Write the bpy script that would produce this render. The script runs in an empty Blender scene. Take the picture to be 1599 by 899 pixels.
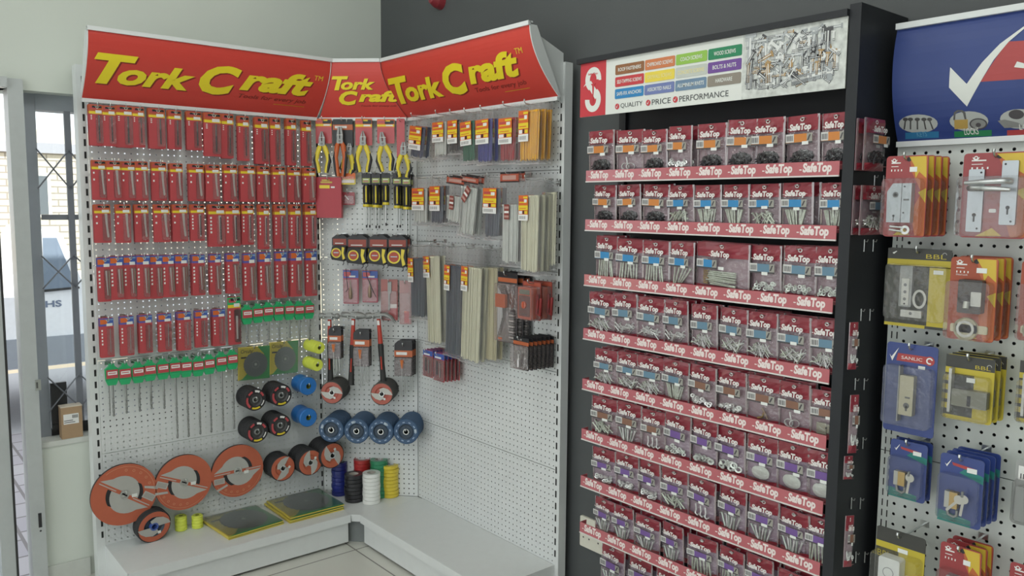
import bpy, bmesh, math, random
from mathutils import Matrix, Vector
random.seed(7)
SC = bpy.context.scene
COL = SC.collection
ZO = 0.15                      # height of the base deck above the floor
# ---------------------------------------------------------------- camera
F = 1255.996
CAM = Vector((3.64828, -1.826118, 1.457493 + ZO))
yaw, pit, rol = -0.87104806, 0.10150912, 0.00831129
FW = Vector((math.sin(yaw)*math.cos(pit), math.cos(yaw)*math.cos(pit), -math.sin(pit)))
r0 = FW.cross(Vector((0, 0, 1))).normalized(); u0 = r0.cross(FW)
RT = r0*math.cos(rol) + u0*math.sin(rol); UP = -r0*math.sin(rol) + u0*math.cos(rol)
cd = bpy.data.cameras.new('camera'); cam = bpy.data.objects.new('camera', cd); COL.objects.link(cam)
m = Matrix((RT, UP, -FW)).transposed().to_4x4(); m.translation = CAM
cam.matrix_world = m
cd.sensor_width = 36; cd.lens = F/1599*36; cd.clip_start = .05; cd.clip_end = 200
SC.camera = cam
SC.view_settings.view_transform = 'Standard'; SC.view_settings.look = 'None'
SC.view_settings.gamma = 1; SC.view_settings.use_curve_mapping = False
SC.view_settings.exposure = 0.0
# ---------------------------------------------------------------- light
w = bpy.data.worlds.new('world'); SC.world = w; w.use_nodes = True
bg = w.node_tree.nodes['Background']; bg.inputs[0].default_value = (.95, .99, 1.0, 1); bg.inputs[1].default_value = 1.8
def light(kind, name, loc, rot, energy, color=(1, 1, 1), size=None, sy=None, angle=None):
    l = bpy.data.lights.new(name, kind); l.energy = energy; l.color = color
    if size: l.shape = 'RECTANGLE'; l.size = size; l.size_y = sy or size
    if angle: l.angle = angle
    o = bpy.data.objects.new(name, l); COL.objects.link(o); o.location = loc; o.rotation_euler = rot
    return o
light('SUN', 'sun', (-5, 0, 9), (0, math.radians(45), 0), 7.0, (1, .95, .86), angle=.01)
for i, (lx, ly) in enumerate([(2.2, -1.4), (2.2, -3.6), (4.6, -1.4), (4.6, -3.6)]):
    light('AREA', 'ceiling_fill_light', (lx, ly, 3.13), (0, 0, 0), 8, (.97, 1, .97), 1.2, .3)  # unseen fill lights added under the ceiling to brighten the room
for lx, ly in ((1.35, -.75), (3.4, -1.7)):
    l = light('POINT', 'upper_wall_fill_light', (lx, ly, 2.85), (0, 0, 0), 12, (.98, 1, .96)); l.data.shadow_soft_size = .16  # added fill without a fixture, lifts the upper walls

# ---------------------------------------------------------------- geometry helpers
PAN = {  # origin, along, normal, z rotation
    'A': (Vector((0, 0, 0)), Vector((0, 1, 0)), Vector((1, 0, 0)), math.pi/2),
    'B': (Vector((0, 0, 0)), Vector((1, 1, 0)).normalized(), Vector((1, -1, 0)).normalized(), math.pi/4),
    'C': (Vector((0, .3475, 0)), Vector((1, 0, 0)), Vector((0, -1, 0)), 0),
    'D': (Vector((0, .163, 0)), Vector((1, 0, 0)), Vector((0, -1, 0)), 0),
    'E': (Vector((0, .349, 0)), Vector((1, 0, 0)), Vector((0, -1, 0)), 0),
    'S': (Vector((2.627, 0, 0)), Vector((0, 1, 0)), Vector((1, 0, 0)), math.pi/2),
    'L': (Vector((-.1, 0, 0)), Vector((0, 1, 0)), Vector((1, 0, 0)), math.pi/2),
}
def ray(x, y): return FW + RT*((x-799.5)/F) - UP*((y-449.5)/F)
def P(pan, x, y, off=0):
    O, U, N, _ = PAN[pan]; d = ray(x, y)
    t = ((O + N*off - CAM).dot(N))/d.dot(N); p = CAM + d*t
    return (p-O).dot(U), p.z
def onz(z, x, y):
    d = ray(x, y); return CAM + d*((z-CAM.z)/d.z)
def W(pan, u, z, off=0):
    O, U, N, _ = PAN[pan]; p = O + U*u + N*off; return Vector((p.x, p.y, z))
def B4(pan, x0, x1, y0, y1, off):
    "centre u, bottom z, width, height of the thing that spans these pixels"
    xm, ym = (x0+x1)/2, (y0+y1)/2
    a = P(pan, x0, ym, off)[0]; b = P(pan, x1, ym, off)[0]
    t = P(pan, xm, y0, off)[1]; c = P(pan, xm, y1, off)[1]
    return (a+b)/2, c, b-a, t-c

MATS = {}
def mat(name, c, rough=.5, metal=0, spec=.5, var=.06, scale=30, coat=0, emit=0):
    if name in MATS: return MATS[name]
    m = bpy.data.materials.new(name); m.use_nodes = True; nt = m.node_tree
    b = nt.nodes['Principled BSDF']
    b.inputs['Roughness'].default_value = rough; b.inputs['Metallic'].default_value = metal
    b.inputs['Specular IOR Level'].default_value = spec; b.inputs['Coat Weight'].default_value = coat
    tc = nt.nodes.new('ShaderNodeTexCoord'); n = nt.nodes.new('ShaderNodeTexNoise'); n.inputs['Scale'].default_value = scale
    mx = nt.nodes.new('ShaderNodeMix'); mx.data_type = 'RGBA'
    mx.inputs[6].default_value = tuple(max(0, v*(1-var)) for v in c[:3]) + (1,)
    mx.inputs[7].default_value = tuple(min(1, v*(1+var)) for v in c[:3]) + (1,)
    nt.links.new(tc.outputs['Object'], n.inputs['Vector']); nt.links.new(n.outputs['Fac'], mx.inputs[0])
    nt.links.new(mx.outputs[2], b.inputs['Base Color'])
    if emit:
        b.inputs['Emission Color'].default_value = (*c[:3], 1); b.inputs['Emission Strength'].default_value = emit
    MATS[name] = m; return m
def clear(name, tint=(1, 1, 1), gloss=.12, rough=.12, body=0.0, bodyc=(.8, .8, .8), bump=0, bscale=40):
    "thin clear plastic: mostly see-through with a glossy film and a little haze"
    if name in MATS: return MATS[name]
    m = bpy.data.materials.new(name); m.use_nodes = True; nt = m.node_tree; nt.nodes.clear()
    out = nt.nodes.new('ShaderNodeOutputMaterial'); tr = nt.nodes.new('ShaderNodeBsdfTransparent'); tr.inputs[0].default_value = (*tint, 1)
    gl = nt.nodes.new('ShaderNodeBsdfGlossy'); gl.inputs['Roughness'].default_value = rough
    df = nt.nodes.new('ShaderNodeBsdfDiffuse'); df.inputs[0].default_value = (*bodyc, 1)
    m1 = nt.nodes.new('ShaderNodeMixShader'); m1.inputs[0].default_value = body
    m2 = nt.nodes.new('ShaderNodeMixShader')
    lw = nt.nodes.new('ShaderNodeLayerWeight'); lw.inputs[0].default_value = .25
    mm = nt.nodes.new('ShaderNodeMath'); mm.operation = 'MULTIPLY_ADD'; mm.inputs[1].default_value = .5; mm.inputs[2].default_value = gloss
    nt.links.new(lw.outputs['Fresnel'], mm.inputs[0]); nt.links.new(mm.outputs[0], m2.inputs[0])
    nt.links.new(tr.outputs[0], m1.inputs[1]); nt.links.new(df.outputs[0], m1.inputs[2])
    nt.links.new(m1.outputs[0], m2.inputs[1]); nt.links.new(gl.outputs[0], m2.inputs[2]); nt.links.new(m2.outputs[0], out.inputs[0])
    if bump:
        tc = nt.nodes.new('ShaderNodeTexCoord'); n = nt.nodes.new('ShaderNodeTexNoise'); n.inputs['Scale'].default_value = bscale
        bp = nt.nodes.new('ShaderNodeBump'); bp.inputs['Strength'].default_value = bump; bp.inputs['Distance'].default_value = .01
        nt.links.new(tc.outputs['Object'], n.inputs['Vector']); nt.links.new(n.outputs['Fac'], bp.inputs['Height'])
        nt.links.new(bp.outputs[0], gl.inputs['Normal'])
    MATS[name] = m; return m
def perforated(name, c, pitch, rad, x0=0, xmin=-99, xmax=99):
    "painted steel with a regular grid of real see-through holes"
    m = mat(name, c, .45, var=.03, scale=3); nt = m.node_tree; b = nt.nodes['Principled BSDF']; out = nt.nodes['Material Output']
    tc = nt.nodes.new('ShaderNodeTexCoord'); sp = nt.nodes.new('ShaderNodeSeparateXYZ'); nt.links.new(tc.outputs['Object'], sp.inputs[0])
    def M(op, a, bb=None):
        n = nt.nodes.new('ShaderNodeMath'); n.operation = op
        for i, v in enumerate((a, bb)):
            if v is None: continue
            if isinstance(v, (int, float)): n.inputs[i].default_value = v
            else: nt.links.new(v, n.inputs[i])
        return n.outputs[0]
    fx = M('SUBTRACT', M('FRACT', M('DIVIDE', M('ADD', sp.outputs[0], 10*pitch - x0), pitch)), .5)
    fz = M('SUBTRACT', M('FRACT', M('DIVIDE', M('ADD', sp.outputs[2], 10*pitch), pitch)), .5)
    d2 = M('ADD', M('MULTIPLY', fx, fx), M('MULTIPLY', fz, fz))
    k = M('LESS_THAN', d2, (rad/pitch)**2)
    k = M('MULTIPLY', k, M('GREATER_THAN', sp.outputs[0], xmin)); k = M('MULTIPLY', k, M('LESS_THAN', sp.outputs[0], xmax))
    tr = nt.nodes.new('ShaderNodeBsdfTransparent'); mx = nt.nodes.new('ShaderNodeMixShader')
    nt.links.new(k, mx.inputs[0]); nt.links.new(b.outputs[0], mx.inputs[1]); nt.links.new(tr.outputs[0], mx.inputs[2]); nt.links.new(mx.outputs[0], out.inputs[0])
    return m

# palette
WHITE = mat('white_powder_coat', (.71, .735, .73), .4, var=.03)
WHITE2 = mat('white_plastic', (.78, .80, .77), .4)
PAPER = mat('white_paper', (.80, .80, .78), .7)
RED = mat('red_card', (.50, .075, .085), .38, coat=.2)
DRED = mat('dark_red_card', (.33, .05, .06), .35, coat=.3)
HRED = mat('header_red', (.62, .06, .045), .42, var=.02)
HREDS = mat('letter_shade', (.24, .03, .02), .5, var=.02)
YEL = mat('yellow_print', (.80, .62, .04), .45)
LYEL = mat('letter_yellow', (.86, .72, .03), .45, var=.02)
ORA = mat('orange_print', (.68, .15, .035), .45)
BLUE = mat('blue_print', (.06, .12, .42), .4)
BLK = mat('black_card', (.022, .022, .025), .4)
DGR = mat('dark_print', (.07, .065, .07), .5)
GRN = mat('green_plastic', (.03, .42, .16), .35)
STEEL = mat('bright_steel', (.62, .64, .63), .28, 1)
DSTEEL = mat('dark_steel', (.16, .16, .16), .4, .7)
GSTEEL = mat('grey_steel', (.30, .31, .30), .45, .4)
ZINC = mat('zinc', (.52, .58, .53), .38, .55)
BRONZE = mat('bronze_bit', (.33, .24, .17), .4, .5)
LITE = mat('pale_bit', (.62, .60, .58), .4, .2)
RUB = mat('black_rubber', (.028, .028, .028), .6)
YPL = mat('yellow_plastic', (.74, .60, .05), .4)
CREAM = mat('cream_nylon', (.74, .72, .55), .45)
CREAM2 = mat('aged_nylon', (.60, .54, .34), .45)
SLATE = mat('slate_nylon', (.085, .10, .13), .45)
BAG = clear('clear_bag_film', (.93, .93, .93), .05, .18, .10, (.75, .75, .75), .9, 45)
BLI = clear('clear_blister', (.95, .92, .92), .05, .15, .09, (.8, .7, .7), .5, 60)
CBAG = clear('soft_bag_film', (.96, .96, .96), .03, .16, .10, (.72, .72, .72), .9, 28)

class MB:
    def __init__(s): s.v = []; s.f = []; s.mi = []; s.sm = []; s.mats = []; s.M = Matrix.Identity(4); s.st = []; s.fn = None
    def push(s, M): s.st.append(s.M); s.M = s.M @ M; return s
    def pop(s): s.M = s.st.pop(); return s
    def m(s, mt):
        if mt not in s.mats: s.mats.append(mt)
        return s.mats.index(mt)
    def add(s, vs, fs, mt, smooth=False):
        b = len(s.v); k = s.m(mt)
        for p in vs:
            q = s.M @ Vector(p); s.v.append(s.fn(q) if s.fn else q)
        for f in fs: s.f.append([b+i for i in f]); s.mi.append(k); s.sm.append(smooth)
        return s
    def box(s, x0, x1, y0, y1, z0, z1, mt):
        return s.add([(x0,y0,z0),(x1,y0,z0),(x1,y1,z0),(x0,y1,z0),(x0,y0,z1),(x1,y0,z1),(x1,y1,z1),(x0,y1,z1)],
              [(0,3,2,1),(4,5,6,7),(0,1,5,4),(1,2,6,5),(2,3,7,6),(3,0,4,7)], mt)
    def rect(s, x0, x1, z0, z1, y, mt): return s.add([(x0,y,z0),(x1,y,z0),(x1,y,z1),(x0,y,z1)], [(0,1,2,3)], mt)
    def quad(s, pts, mt): return s.add(pts, [(0,1,2,3)], mt)
    def poly(s, pts, y, mt): return s.add([(x, y, z) for x, z in pts], [tuple(range(len(pts)))], mt)
    def prism(s, pts, y0, y1, mt):
        n = len(pts); vs = [(x, y0, z) for x, z in pts] + [(x, y1, z) for x, z in pts]
        fs = [tuple(range(n)), tuple(range(2*n-1, n-1, -1))] + [(i, n+i, n+(i+1) % n, (i+1) % n) for i in range(n)]
        return s.add(vs, fs, mt)
    def rr(s, x0, x1, z0, z1, y0, y1, r, mt, n=3):
        pts = []
        for cx, cz, a0 in ((x1-r, z0+r, -90), (x1-r, z1-r, 0), (x0+r, z1-r, 90), (x0+r, z0+r, 180)):
            for i in range(n+1):
                a = math.radians(a0 + 90*i/n); pts.append((cx+r*math.cos(a), cz+r*math.sin(a)))
        return s.prism(pts, y0, y1, mt)
    def tube(s, pts, r, mt, n=8, flat=1.0):
        pts = [Vector(p) for p in pts]; k = len(pts); rs = r if isinstance(r, (list, tuple)) else [r]*k
        vs = []; fs = []; ref = None
        for i, p in enumerate(pts):
            t = (pts[min(i+1, k-1)] - pts[max(i-1, 0)]).normalized()
            if ref is None: ref = Vector((0, 1, 0)) if abs(t.y) < .9 else Vector((0, 0, 1))
            a = t.cross(ref).normalized(); b = a.cross(t).normalized(); ref = b
            for j in range(n):
                an = 2*math.pi*j/n; vs.append(p + a*math.cos(an)*rs[i] + b*math.sin(an)*rs[i]*flat)
        for i in range(k-1):
            for j in range(n): fs.append((i*n+j, i*n+(j+1) % n, (i+1)*n+(j+1) % n, (i+1)*n+j))
        s.add(vs, fs, mt, True)
        s.add(vs[:n], [tuple(range(n-1, -1, -1))], mt); s.add(vs[-n:], [tuple(range(n))], mt)
        return s
    def lathe(s, prof, mt, n=24, M=None, mts=None):
        "profile (radius, t) swept about local -y (towards the viewer)"
        vs = []
        for r, t in prof:
            for j in range(n):
                a = 2*math.pi*j/n; vs.append((r*math.cos(a), -t, r*math.sin(a)))
        if M: s.push(M)
        for i in range(len(prof)-1):
            q = vs[i*n:(i+2)*n]; s.add(q, [(j, (j+1) % n, n+(j+1) % n, n+j) for j in range(n)], mts[i] if mts else mt, abs(prof[i][0]-prof[i+1][0]) < 1e-4)
        if M: s.pop()
        return s
    def ring(s, cx, cz, y, ra, rb, mt, n=24, a0=0, a1=360):
        vs = []; k = n if a1-a0 >= 360 else n+1
        for j in range(k):
            a = math.radians(a0 + (a1-a0)*j/n); vs += [(cx+ra*math.cos(a), y, cz+ra*math.sin(a)), (cx+rb*math.cos(a), y, cz+rb*math.sin(a))]
        fs = [(2*j, 2*j+1, (2*j+3) % (2*k), (2*j+2) % (2*k)) for j in range(n if k == n else n)]
        return s.add(vs, fs, mt)
    def disc(s, cx, cz, y, r, mt, n=20): return s.poly([(cx+r*math.cos(2*math.pi*j/n), cz+r*math.sin(2*math.pi*j/n)) for j in range(n)], y, mt)
    def text(s, st, x0, x1, z0, z1, y, mt, shear=0, off=0.0, cuts=0, upper_only=False):
        vs, fs = text_mesh(st, shear, off)
        X0 = min(v[0] for v in vs); X1 = max(v[0] for v in vs); Z0 = min(v[1] for v in vs); Z1 = max(v[1] for v in vs)
        pts = [(x0+(a-X0)/(X1-X0)*(x1-x0), z0+(b-Z0)/(Z1-Z0)*(z1-z0)) for a, b in vs]
        if cuts:
            bm = bmesh.new(); bv = [bm.verts.new((a, 0, b)) for a, b in pts]
            for f in fs:
                try: bm.faces.new([bv[i] for i in f])
                except ValueError: pass
            for c in cuts:
                bmesh.ops.bisect_plane(bm, geom=bm.verts[:]+bm.edges[:]+bm.faces[:], plane_co=(0, 0, c), plane_no=(0, 0, 1))
            bm.verts.ensure_lookup_table(); bm.verts.index_update()
            pts = [(v.co.x, v.co.z) for v in bm.verts]; fs = [tuple(v.index for v in f.verts) for f in bm.faces]; bm.free()
        return s.add([(a, y, b) for a, b in pts], fs, mt)
    def build(s, name, parent=None, loc=None, rot=None):
        me = bpy.data.meshes.new(name); me.from_pydata([tuple(v) for v in s.v], [], s.f)
        for mt in s.mats: me.materials.append(mt)
        me.polygons.foreach_set('material_index', s.mi); me.polygons.foreach_set('use_smooth', s.sm); me.update()
        o = bpy.data.objects.new(name, me); COL.objects.link(o)
        if parent: o.parent = parent
        if loc is not None: o.location = loc
        if rot is not None: o.rotation_euler = (0, 0, rot)
        return o
TXT = {}
def text_mesh(st, shear, off):
    k = (st, shear, off)
    if k in TXT: return TXT[k]
    cu = bpy.data.curves.new('letters', 'FONT'); cu.body = st; cu.shear = shear; cu.offset = off; cu.resolution_u = 3
    ob = bpy.data.objects.new('letters', cu); COL.objects.link(ob)
    dg = bpy.context.evaluated_depsgraph_get(); me = ob.evaluated_get(dg).to_mesh()
    r = ([(v.co.x, v.co.y) for v in me.vertices], [tuple(p.vertices) for p in me.polygons])
    ob.evaluated_get(dg).to_mesh_clear(); bpy.data.objects.remove(ob); bpy.data.curves.remove(cu)
    TXT[k] = r; return r
def tag(o, label=None, cat=None, group=None, kind=None):
    if label:
        o['label'] = label
        if len(label.split()) > 16: print('LONG', label)
    if cat: o['category'] = cat
    if group: o['group'] = group
    if kind: o['kind'] = kind
    return o
def thing(name, label=None, cat=None, loc=(0, 0, 0), rot=0, group=None):
    o = bpy.data.objects.new(name, None); COL.objects.link(o); o.location = loc; o.rotation_euler = (0, 0, rot)
    o.empty_display_size = .05
    return tag(o, label, cat, group)
def struct(mb, name): return tag(mb.build(name), kind='structure')
def dup(root, loc, rot, label, cat=None, group=None, scale=(1, 1, 1), tilt=0, roll=0):
    c = root.copy(); COL.objects.link(c); c.location = loc; c.rotation_euler = (roll, tilt, rot); c.scale = scale
    tag(c, label, cat, group)
    for ch in root.children:
        d = ch.copy(); COL.objects.link(d); d.parent = c
        for g in ch.children:
            e = g.copy(); COL.objects.link(e); e.parent = d
    return c
def drop(root):
    for ch in list(root.children):
        for g in list(ch.children): bpy.data.objects.remove(g)
        bpy.data.objects.remove(ch)
    bpy.data.objects.remove(root)
ORD = ['first', 'second', 'third', 'fourth', 'fifth', 'sixth', 'seventh', 'eighth', 'ninth', 'tenth', 'eleventh', 'twelfth', 'thirteenth', 'fourteenth', 'fifteenth', 'sixteenth']
HK = {}
def hook(pan, u, z, L, label, group, heavy=False):
    "wire display hook: short back plate, rod, tip bent up"
    k = (round(L, 3), heavy)
    if k not in HK:
        b = MB(); r = .0026 if heavy else .0020
        b.box(-.011, .011, -.003, -.0004, -.008, .008, STEEL)
        b.tube([(0, 0, 0), (0, -L*.5, -.001), (0, -L*.93, 0), (0, -L*.98, .004), (0, -L, .012)], r, STEEL, 6)
        b.tube([(0, -L-.0005, .010), (0, -L+.0005, .0165)], r*1.5, STEEL, 6)
        o = b.build('display_hook'); me = o.data; bpy.data.objects.remove(o); HK[k] = me
    o = bpy.data.objects.new('display_hook', HK[k]); COL.objects.link(o); o.location = W(pan, u, z); o.rotation_euler = (0, 0, PAN[pan][3])
    return tag(o, label, 'hook', group)

# ================================================================= THE PLACE
# ---- floor tiles
def tiles(name, c1, c2, grout, sx, sy, gw, offx, offy, stagger=0.0, rough=.3):
    m = bpy.data.materials.new(name); m.use_nodes = True; nt = m.node_tree; b = nt.nodes['Principled BSDF']; b.inputs['Roughness'].default_value = rough
    tc = nt.nodes.new('ShaderNodeTexCoord'); mp = nt.nodes.new('ShaderNodeMapping'); mp.inputs['Location'].default_value = (offx, offy, 0)
    br = nt.nodes.new('ShaderNodeTexBrick'); br.offset = stagger; br.inputs['Scale'].default_value = 1
    br.inputs['Brick Width'].default_value = sx; br.inputs['Row Height'].default_value = sy; br.inputs['Mortar Size'].default_value = gw; br.inputs['Mortar Smooth'].default_value = 0
    br.inputs['Color1'].default_value = (*c1, 1); br.inputs['Color2'].default_value = (*c2, 1); br.inputs['Mortar'].default_value = (*grout, 1)
    nt.links.new(tc.outputs['Object'], mp.inputs[0]); nt.links.new(mp.outputs[0], br.inputs[0]); nt.links.new(br.outputs[0], b.inputs['Base Color']); return m
LWALL = mat('white_wall_paint', (.66, .70, .64), .7, var=.03, scale=4)
DWALL = mat('charcoal_wall_paint', (.082, .088, .090), .6, var=.08, scale=3)
CEIL = mat('ceiling_paint', (.75, .76, .73), .8)
TILE = tiles('floor_tile', (.66, .66, .60), (.63, .63, .58), (.22, .21, .19), .6, .6, .0035, .19, .045)
struct(MB().box(-.1, 8, -6, .42, -.1, 0, TILE), 'floor')
struct(MB().box(-.1, 8, -6, .42, 3.2, 3.3, CEIL), 'ceiling')
struct(MB().box(-.3, 8.1, .42, .6, -.1, 3.3, DWALL), 'wall_back')
lw = MB()
lw.box(-.3, -.1, -6, -2.5, -.1, 3.3, LWALL).box(-.3, -.1, -2.5, .42, 2.05, 3.3, LWALL)
lw.box(-.3, -.1, -1.225, .42, -.1, .60, LWALL).box(-.3, -.1, .31, .42, .6, 2.05, LWALL)
struct(lw, 'wall_left')
struct(MB().box(8, 8.1, -6, .42, -.1, 3.3, LWALL), 'wall_right')
struct(MB().box(-.3, -.12, -8, 4, 3.3, 3.9, mat('outer_plaster', (.55, .53, .48), .8)), 'trim_1')
SK = mat('skirting_tile', (.58, .60, .56), .3)
struct(MB().box(-.1, -.088, -1.225, -1.06, 0, .078, SK), 'baseboard_left')
# ---- window and door
ALU = mat('powder_coated_aluminium', (.50, .53, .53), .4, .1)
FRM = mat('grey_window_frame', (.34, .37, .41), .5)
GLASS = clear('window_glass', (.96, .98, .98), .02, .02)
win = thing('window_1'); win['kind'] = 'structure'
wf = MB().box(-.27, -.19, -1.222, -1.165, .60, 2.05, FRM).box(-.27, -.19, .27, .31, .60, 2.05, FRM)
wf.box(-.275, -.185, -1.165, .27, 1.985, 2.05, FRM).box(-.27, -.19, -1.165, .27, .60, .645, BLK)
wf.build('window_frame', win)
MB().box(-.251, -.247, -1.165, .27, .645, 1.985, GLASS).build('glass_pane', win)
MB().box(-.19, -.095, -1.222, .31, .590, .612, mat('sill_paint', (.62, .64, .60), .5)).build('window_sill', win)
GATE = mat('gate_bar', (.20, .21, .24), .45, .2)
gate = thing('security_gate', 'folding trellis security gate of grey flat bars inside the window', 'security gate', (-.165, -1.16, .645))
def gl(p): return (p[0]+.165, p[1]+1.16, p[2]-.645)
ys = [-1.175+.12*k for k in range(13)]
for y in ys[1:]:
    MB().box(*[a for a in (-.007, .007)], y+1.16-.012, y+1.16+.012, 0, 1.34, GATE).build('upright_bar', gate)
for z in (1.545,):
    MB().box(-.012, -.005, -.005, 1.43, z-.645-.011, z-.645+.011, GATE).build('cross_bar', gate)
MB().box(-.014, .010, -.005, 1.43, 0, .022, BLK).build('bottom_rail', gate)
MB().box(-.016, .004, -.005, .055, .02, .20, BLK).build('lock_plate', gate)
for zc, hh in ((1.744, .081), (1.317, .069), (.80, .074)):
    for i, y in enumerate(ys[:-1]):
        b = MB()
        for s, xx in ((1, .006), (-1, .010)):
            b.tube([gl((-.165+xx, y, zc-s*hh)), gl((-.165+xx, y+.12, zc+s*hh))], .0105, GATE, 4, .3)
        b.build('lattice_strip', gate)
door = thing('door_1'); door['kind'] = 'structure'
MB().rr(-1.278, -1.224, 0, 2.088, -.03, .07, .006, ALU).push(Matrix.Identity(4)).build('door_jamb', door, (-.1, 0, 0), 0)
jb = [o for o in door.children][0]; jb.rotation_euler = (0, 0, math.pi/2)
# jamb local x -> world y, local -y -> world x
dj = MB().box(-.006, .014, -.004, .001, -.022, .022, STEEL).box(-.003, .003, -.007, -.004, -.012, .012, DSTEEL)
dj.build('strike_plate', door, (-.03, -1.236, .872), math.pi/2)
MB().box(-.006, .006, -.003, .001, -.03, .03, BLK).disc(0, -.045, -.002, .004, BLK).build('lock_slot', door, (-.03, -1.250, .31), math.pi/2)
st = MB().box(-.14, -.08, -1.385, -1.335, 0, 2.05, ALU).box(-.145, -.075, -1.334, -1.327, 0, 2.05, RUB)
st.build('sliding_stile', door)
MB().box(-.17, -.05, -2.5, -1.385, 0, .045, ALU).box(-.17, -.05, -2.5, -1.28, 2.05, 2.09, ALU).build('door_rail', door)
MB().box(-.112, -.108, -2.45, -1.385, .045, 2.05, GLASS).build('glass_pane', door)
MB().box(-.085, -.04, -1.375, -1.345, .0, .05, WHITE2).build('floor_guide', door)

# cardboard box on the window sill
CARD = mat('brown_cardboard', (.40, .27, .16), .8)
t = thing('cardboard_box', 'small brown cardboard box with a white label on the window sill', 'box', (-.123, -1.102, .612), math.pi/2)
MB().box(-.04, .04, -.02, .03, 0, .138, CARD).box(-.041, .041, -.021, .031, .134, .1385, mat('pale_cardboard', (.62, .55, .45), .8)).build('carton', t)
b = MB().rect(-.032, .026, .062, .105, -.0215, PAPER)
for i in range(5): b.rect(.002+i*.0045, .0045+i*.0045, .086, .100, -.022, BLK)
b.rect(-.03, .012, .068, .071, -.022, DGR).rect(-.03, .004, .076, .079, -.022, DGR); b.build('shipping_label', t)

# ---- outside
PAVE = tiles('brick_paving', (.30, .29, .33), (.36, .35, .38), (.16, .15, .16), .22, .11, .008, 0, 0, .5, .8)
struct(MB().box(-2.9, -.3, -9, 8, -.2, -.03, PAVE), 'trim_2')
struct(MB().box(-5.3, -2.9, -9, 12, -.2, -.04, mat('kerb_concrete', (.34, .35, .38), .85)), 'trim_3')
struct(MB().box(-40, -5.3, -30, 60, -.2, -.045, mat('sandy_road', (.62, .52, .38), .9)), 'ground')
BRK = tiles('pale_brick', (.50, .48, .42), (.42, .41, .36), (.24, .23, .21), .30, .11, .012, 0, 0, .5, .9)
bl = thing('building', 'low pale brick building across the street with a grey gutter', 'building', (-12, -2, 0))
q = MB().box(-.1, 0, 0, 12, 2.35, -.1, BRK); q = MB()
q.M = Matrix.Identity(4)
q.add([(0, 0, -.1), (0, 12, -.1), (0, 12, 2.43), (0, 0, 2.43), (-3, 0, -.1), (-3, 12, -.1), (-3, 12, 2.43), (-3, 0, 2.43)],
      [(0, 1, 2, 3), (4, 7, 6, 5), (0, 3, 7, 4), (1, 5, 6, 2), (3, 2, 6, 7)], BRK); wall = q.build('brick_wall', bl)
# bricks are laid in the wall's own vertical plane
nt = BRK.node_tree; mp = [n for n in nt.nodes if n.type == 'MAPPING'][0]; tc = [n for n in nt.nodes if n.type == 'TEX_COORD'][0]
sp = nt.nodes.new('ShaderNodeSeparateXYZ'); cb = nt.nodes.new('ShaderNodeCombineXYZ')
nt.links.new(tc.outputs['Object'], sp.inputs[0]); nt.links.new(sp.outputs[1], cb.inputs[0]); nt.links.new(sp.outputs[2], cb.inputs[1]); nt.links.new(cb.outputs[0], mp.inputs[0])
MB().box(-3, .08, -.2, 12.2, 2.43, 2.60, mat('grey_gutter', (.28, .30, .35), .6)).build('gutter', bl)
MB().box(-3, .05, -.2, 12.2, 2.60, 2.82, mat('parapet_plaster', (.62, .60, .50), .8)).build('parapet', bl)
for y in (.6, 2.62, 3.68, 5.2, 7.5):
    f = MB().box(-.02, .03, y, y+.42, 1.35, 2.1, mat('white_trim', (.7, .7, .66), .6)).build('window', bl)
    MB().box(.03, .035, y+.05, y+.37, 1.4, 2.05, mat('dark_pane', (.10, .12, .14), .1)).build('pane', f)
# pickup truck at the kerb
PAN['K'] = (Vector((-3.0, 0, 0)), Vector((0, 1, 0)), Vector((1, 0, 0)), math.pi/2)
CARW = mat('white_car_paint', (.84, .86, .92), .2, coat=.6)
def kp(x, y): return P('K', x, y)
tr = thing('pickup_truck', 'white pickup truck parked outside beyond the window', 'truck', (-3, -.8, -.04), math.pi/2)
def kl(pts): return [(a+.8, z+.04) for a, z in pts]
hood = kp(150, 445)
body = kl([(-2.75, .40), (-2.75, .93), (-.86, .93), kp(50, 440), kp(58, 372), kp(68, 358), kp(86, 357), kp(98, 368), kp(130, 444), (.9, hood[1]-.06), (1.35, .80), (1.4, .42)])
MB().prism(body, 0, 1.6, CARW).build('body', tr)
MB().prism(kl([kp(66, 371), kp(88, 371), kp(119, 447), kp(68, 452)]), -.012, .0, mat('car_glass', (.20, .25, .33), .08)).build('side_window', tr)
MB().prism(kl([kp(66, 452), kp(123, 447), kp(124, 450), kp(66, 456)]), -.016, .0, BLK).build('window_seal', tr)
a = kl([kp(71, 480), kp(96, 468)])
MB().text('HS', a[0][0], a[1][0], a[0][1], a[1][1], -.004, mat('slate_letters', (.16, .20, .30), .5), off=.03).build('door_lettering', tr)
MB().prism(kl([(-2.7, .42), (1.38, .42), (1.38, kp(100, 523)[1]), (-2.7, kp(100, 523)[1])]), -.02, .0, mat('grey_body_shade', (.30, .33, .38), .5)).build('shaded_lower_body', tr)  # grey-blue strip paints the shade on the white lower body
MB().box(1.9, 2.12, -.02, .3, .60, .78, mat('lamp_glass', (.6, .62, .65), .1)).build('headlamp', tr)
for x in (-1.2, 1.35):
    for yy in (-.01, 1.41):
        b = MB(); b.lathe([(.05, .0), (.18, .0), (.19, -.02), (.31, -.02), (.33, -.05), (.33, -.18), (.05, -.2)], RUB, 24, Matrix.Translation((x, yy+.0, .33)),
                mts=[STEEL, STEEL, RUB, RUB, RUB, RUB]); b.build('wheel', tr)

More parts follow.
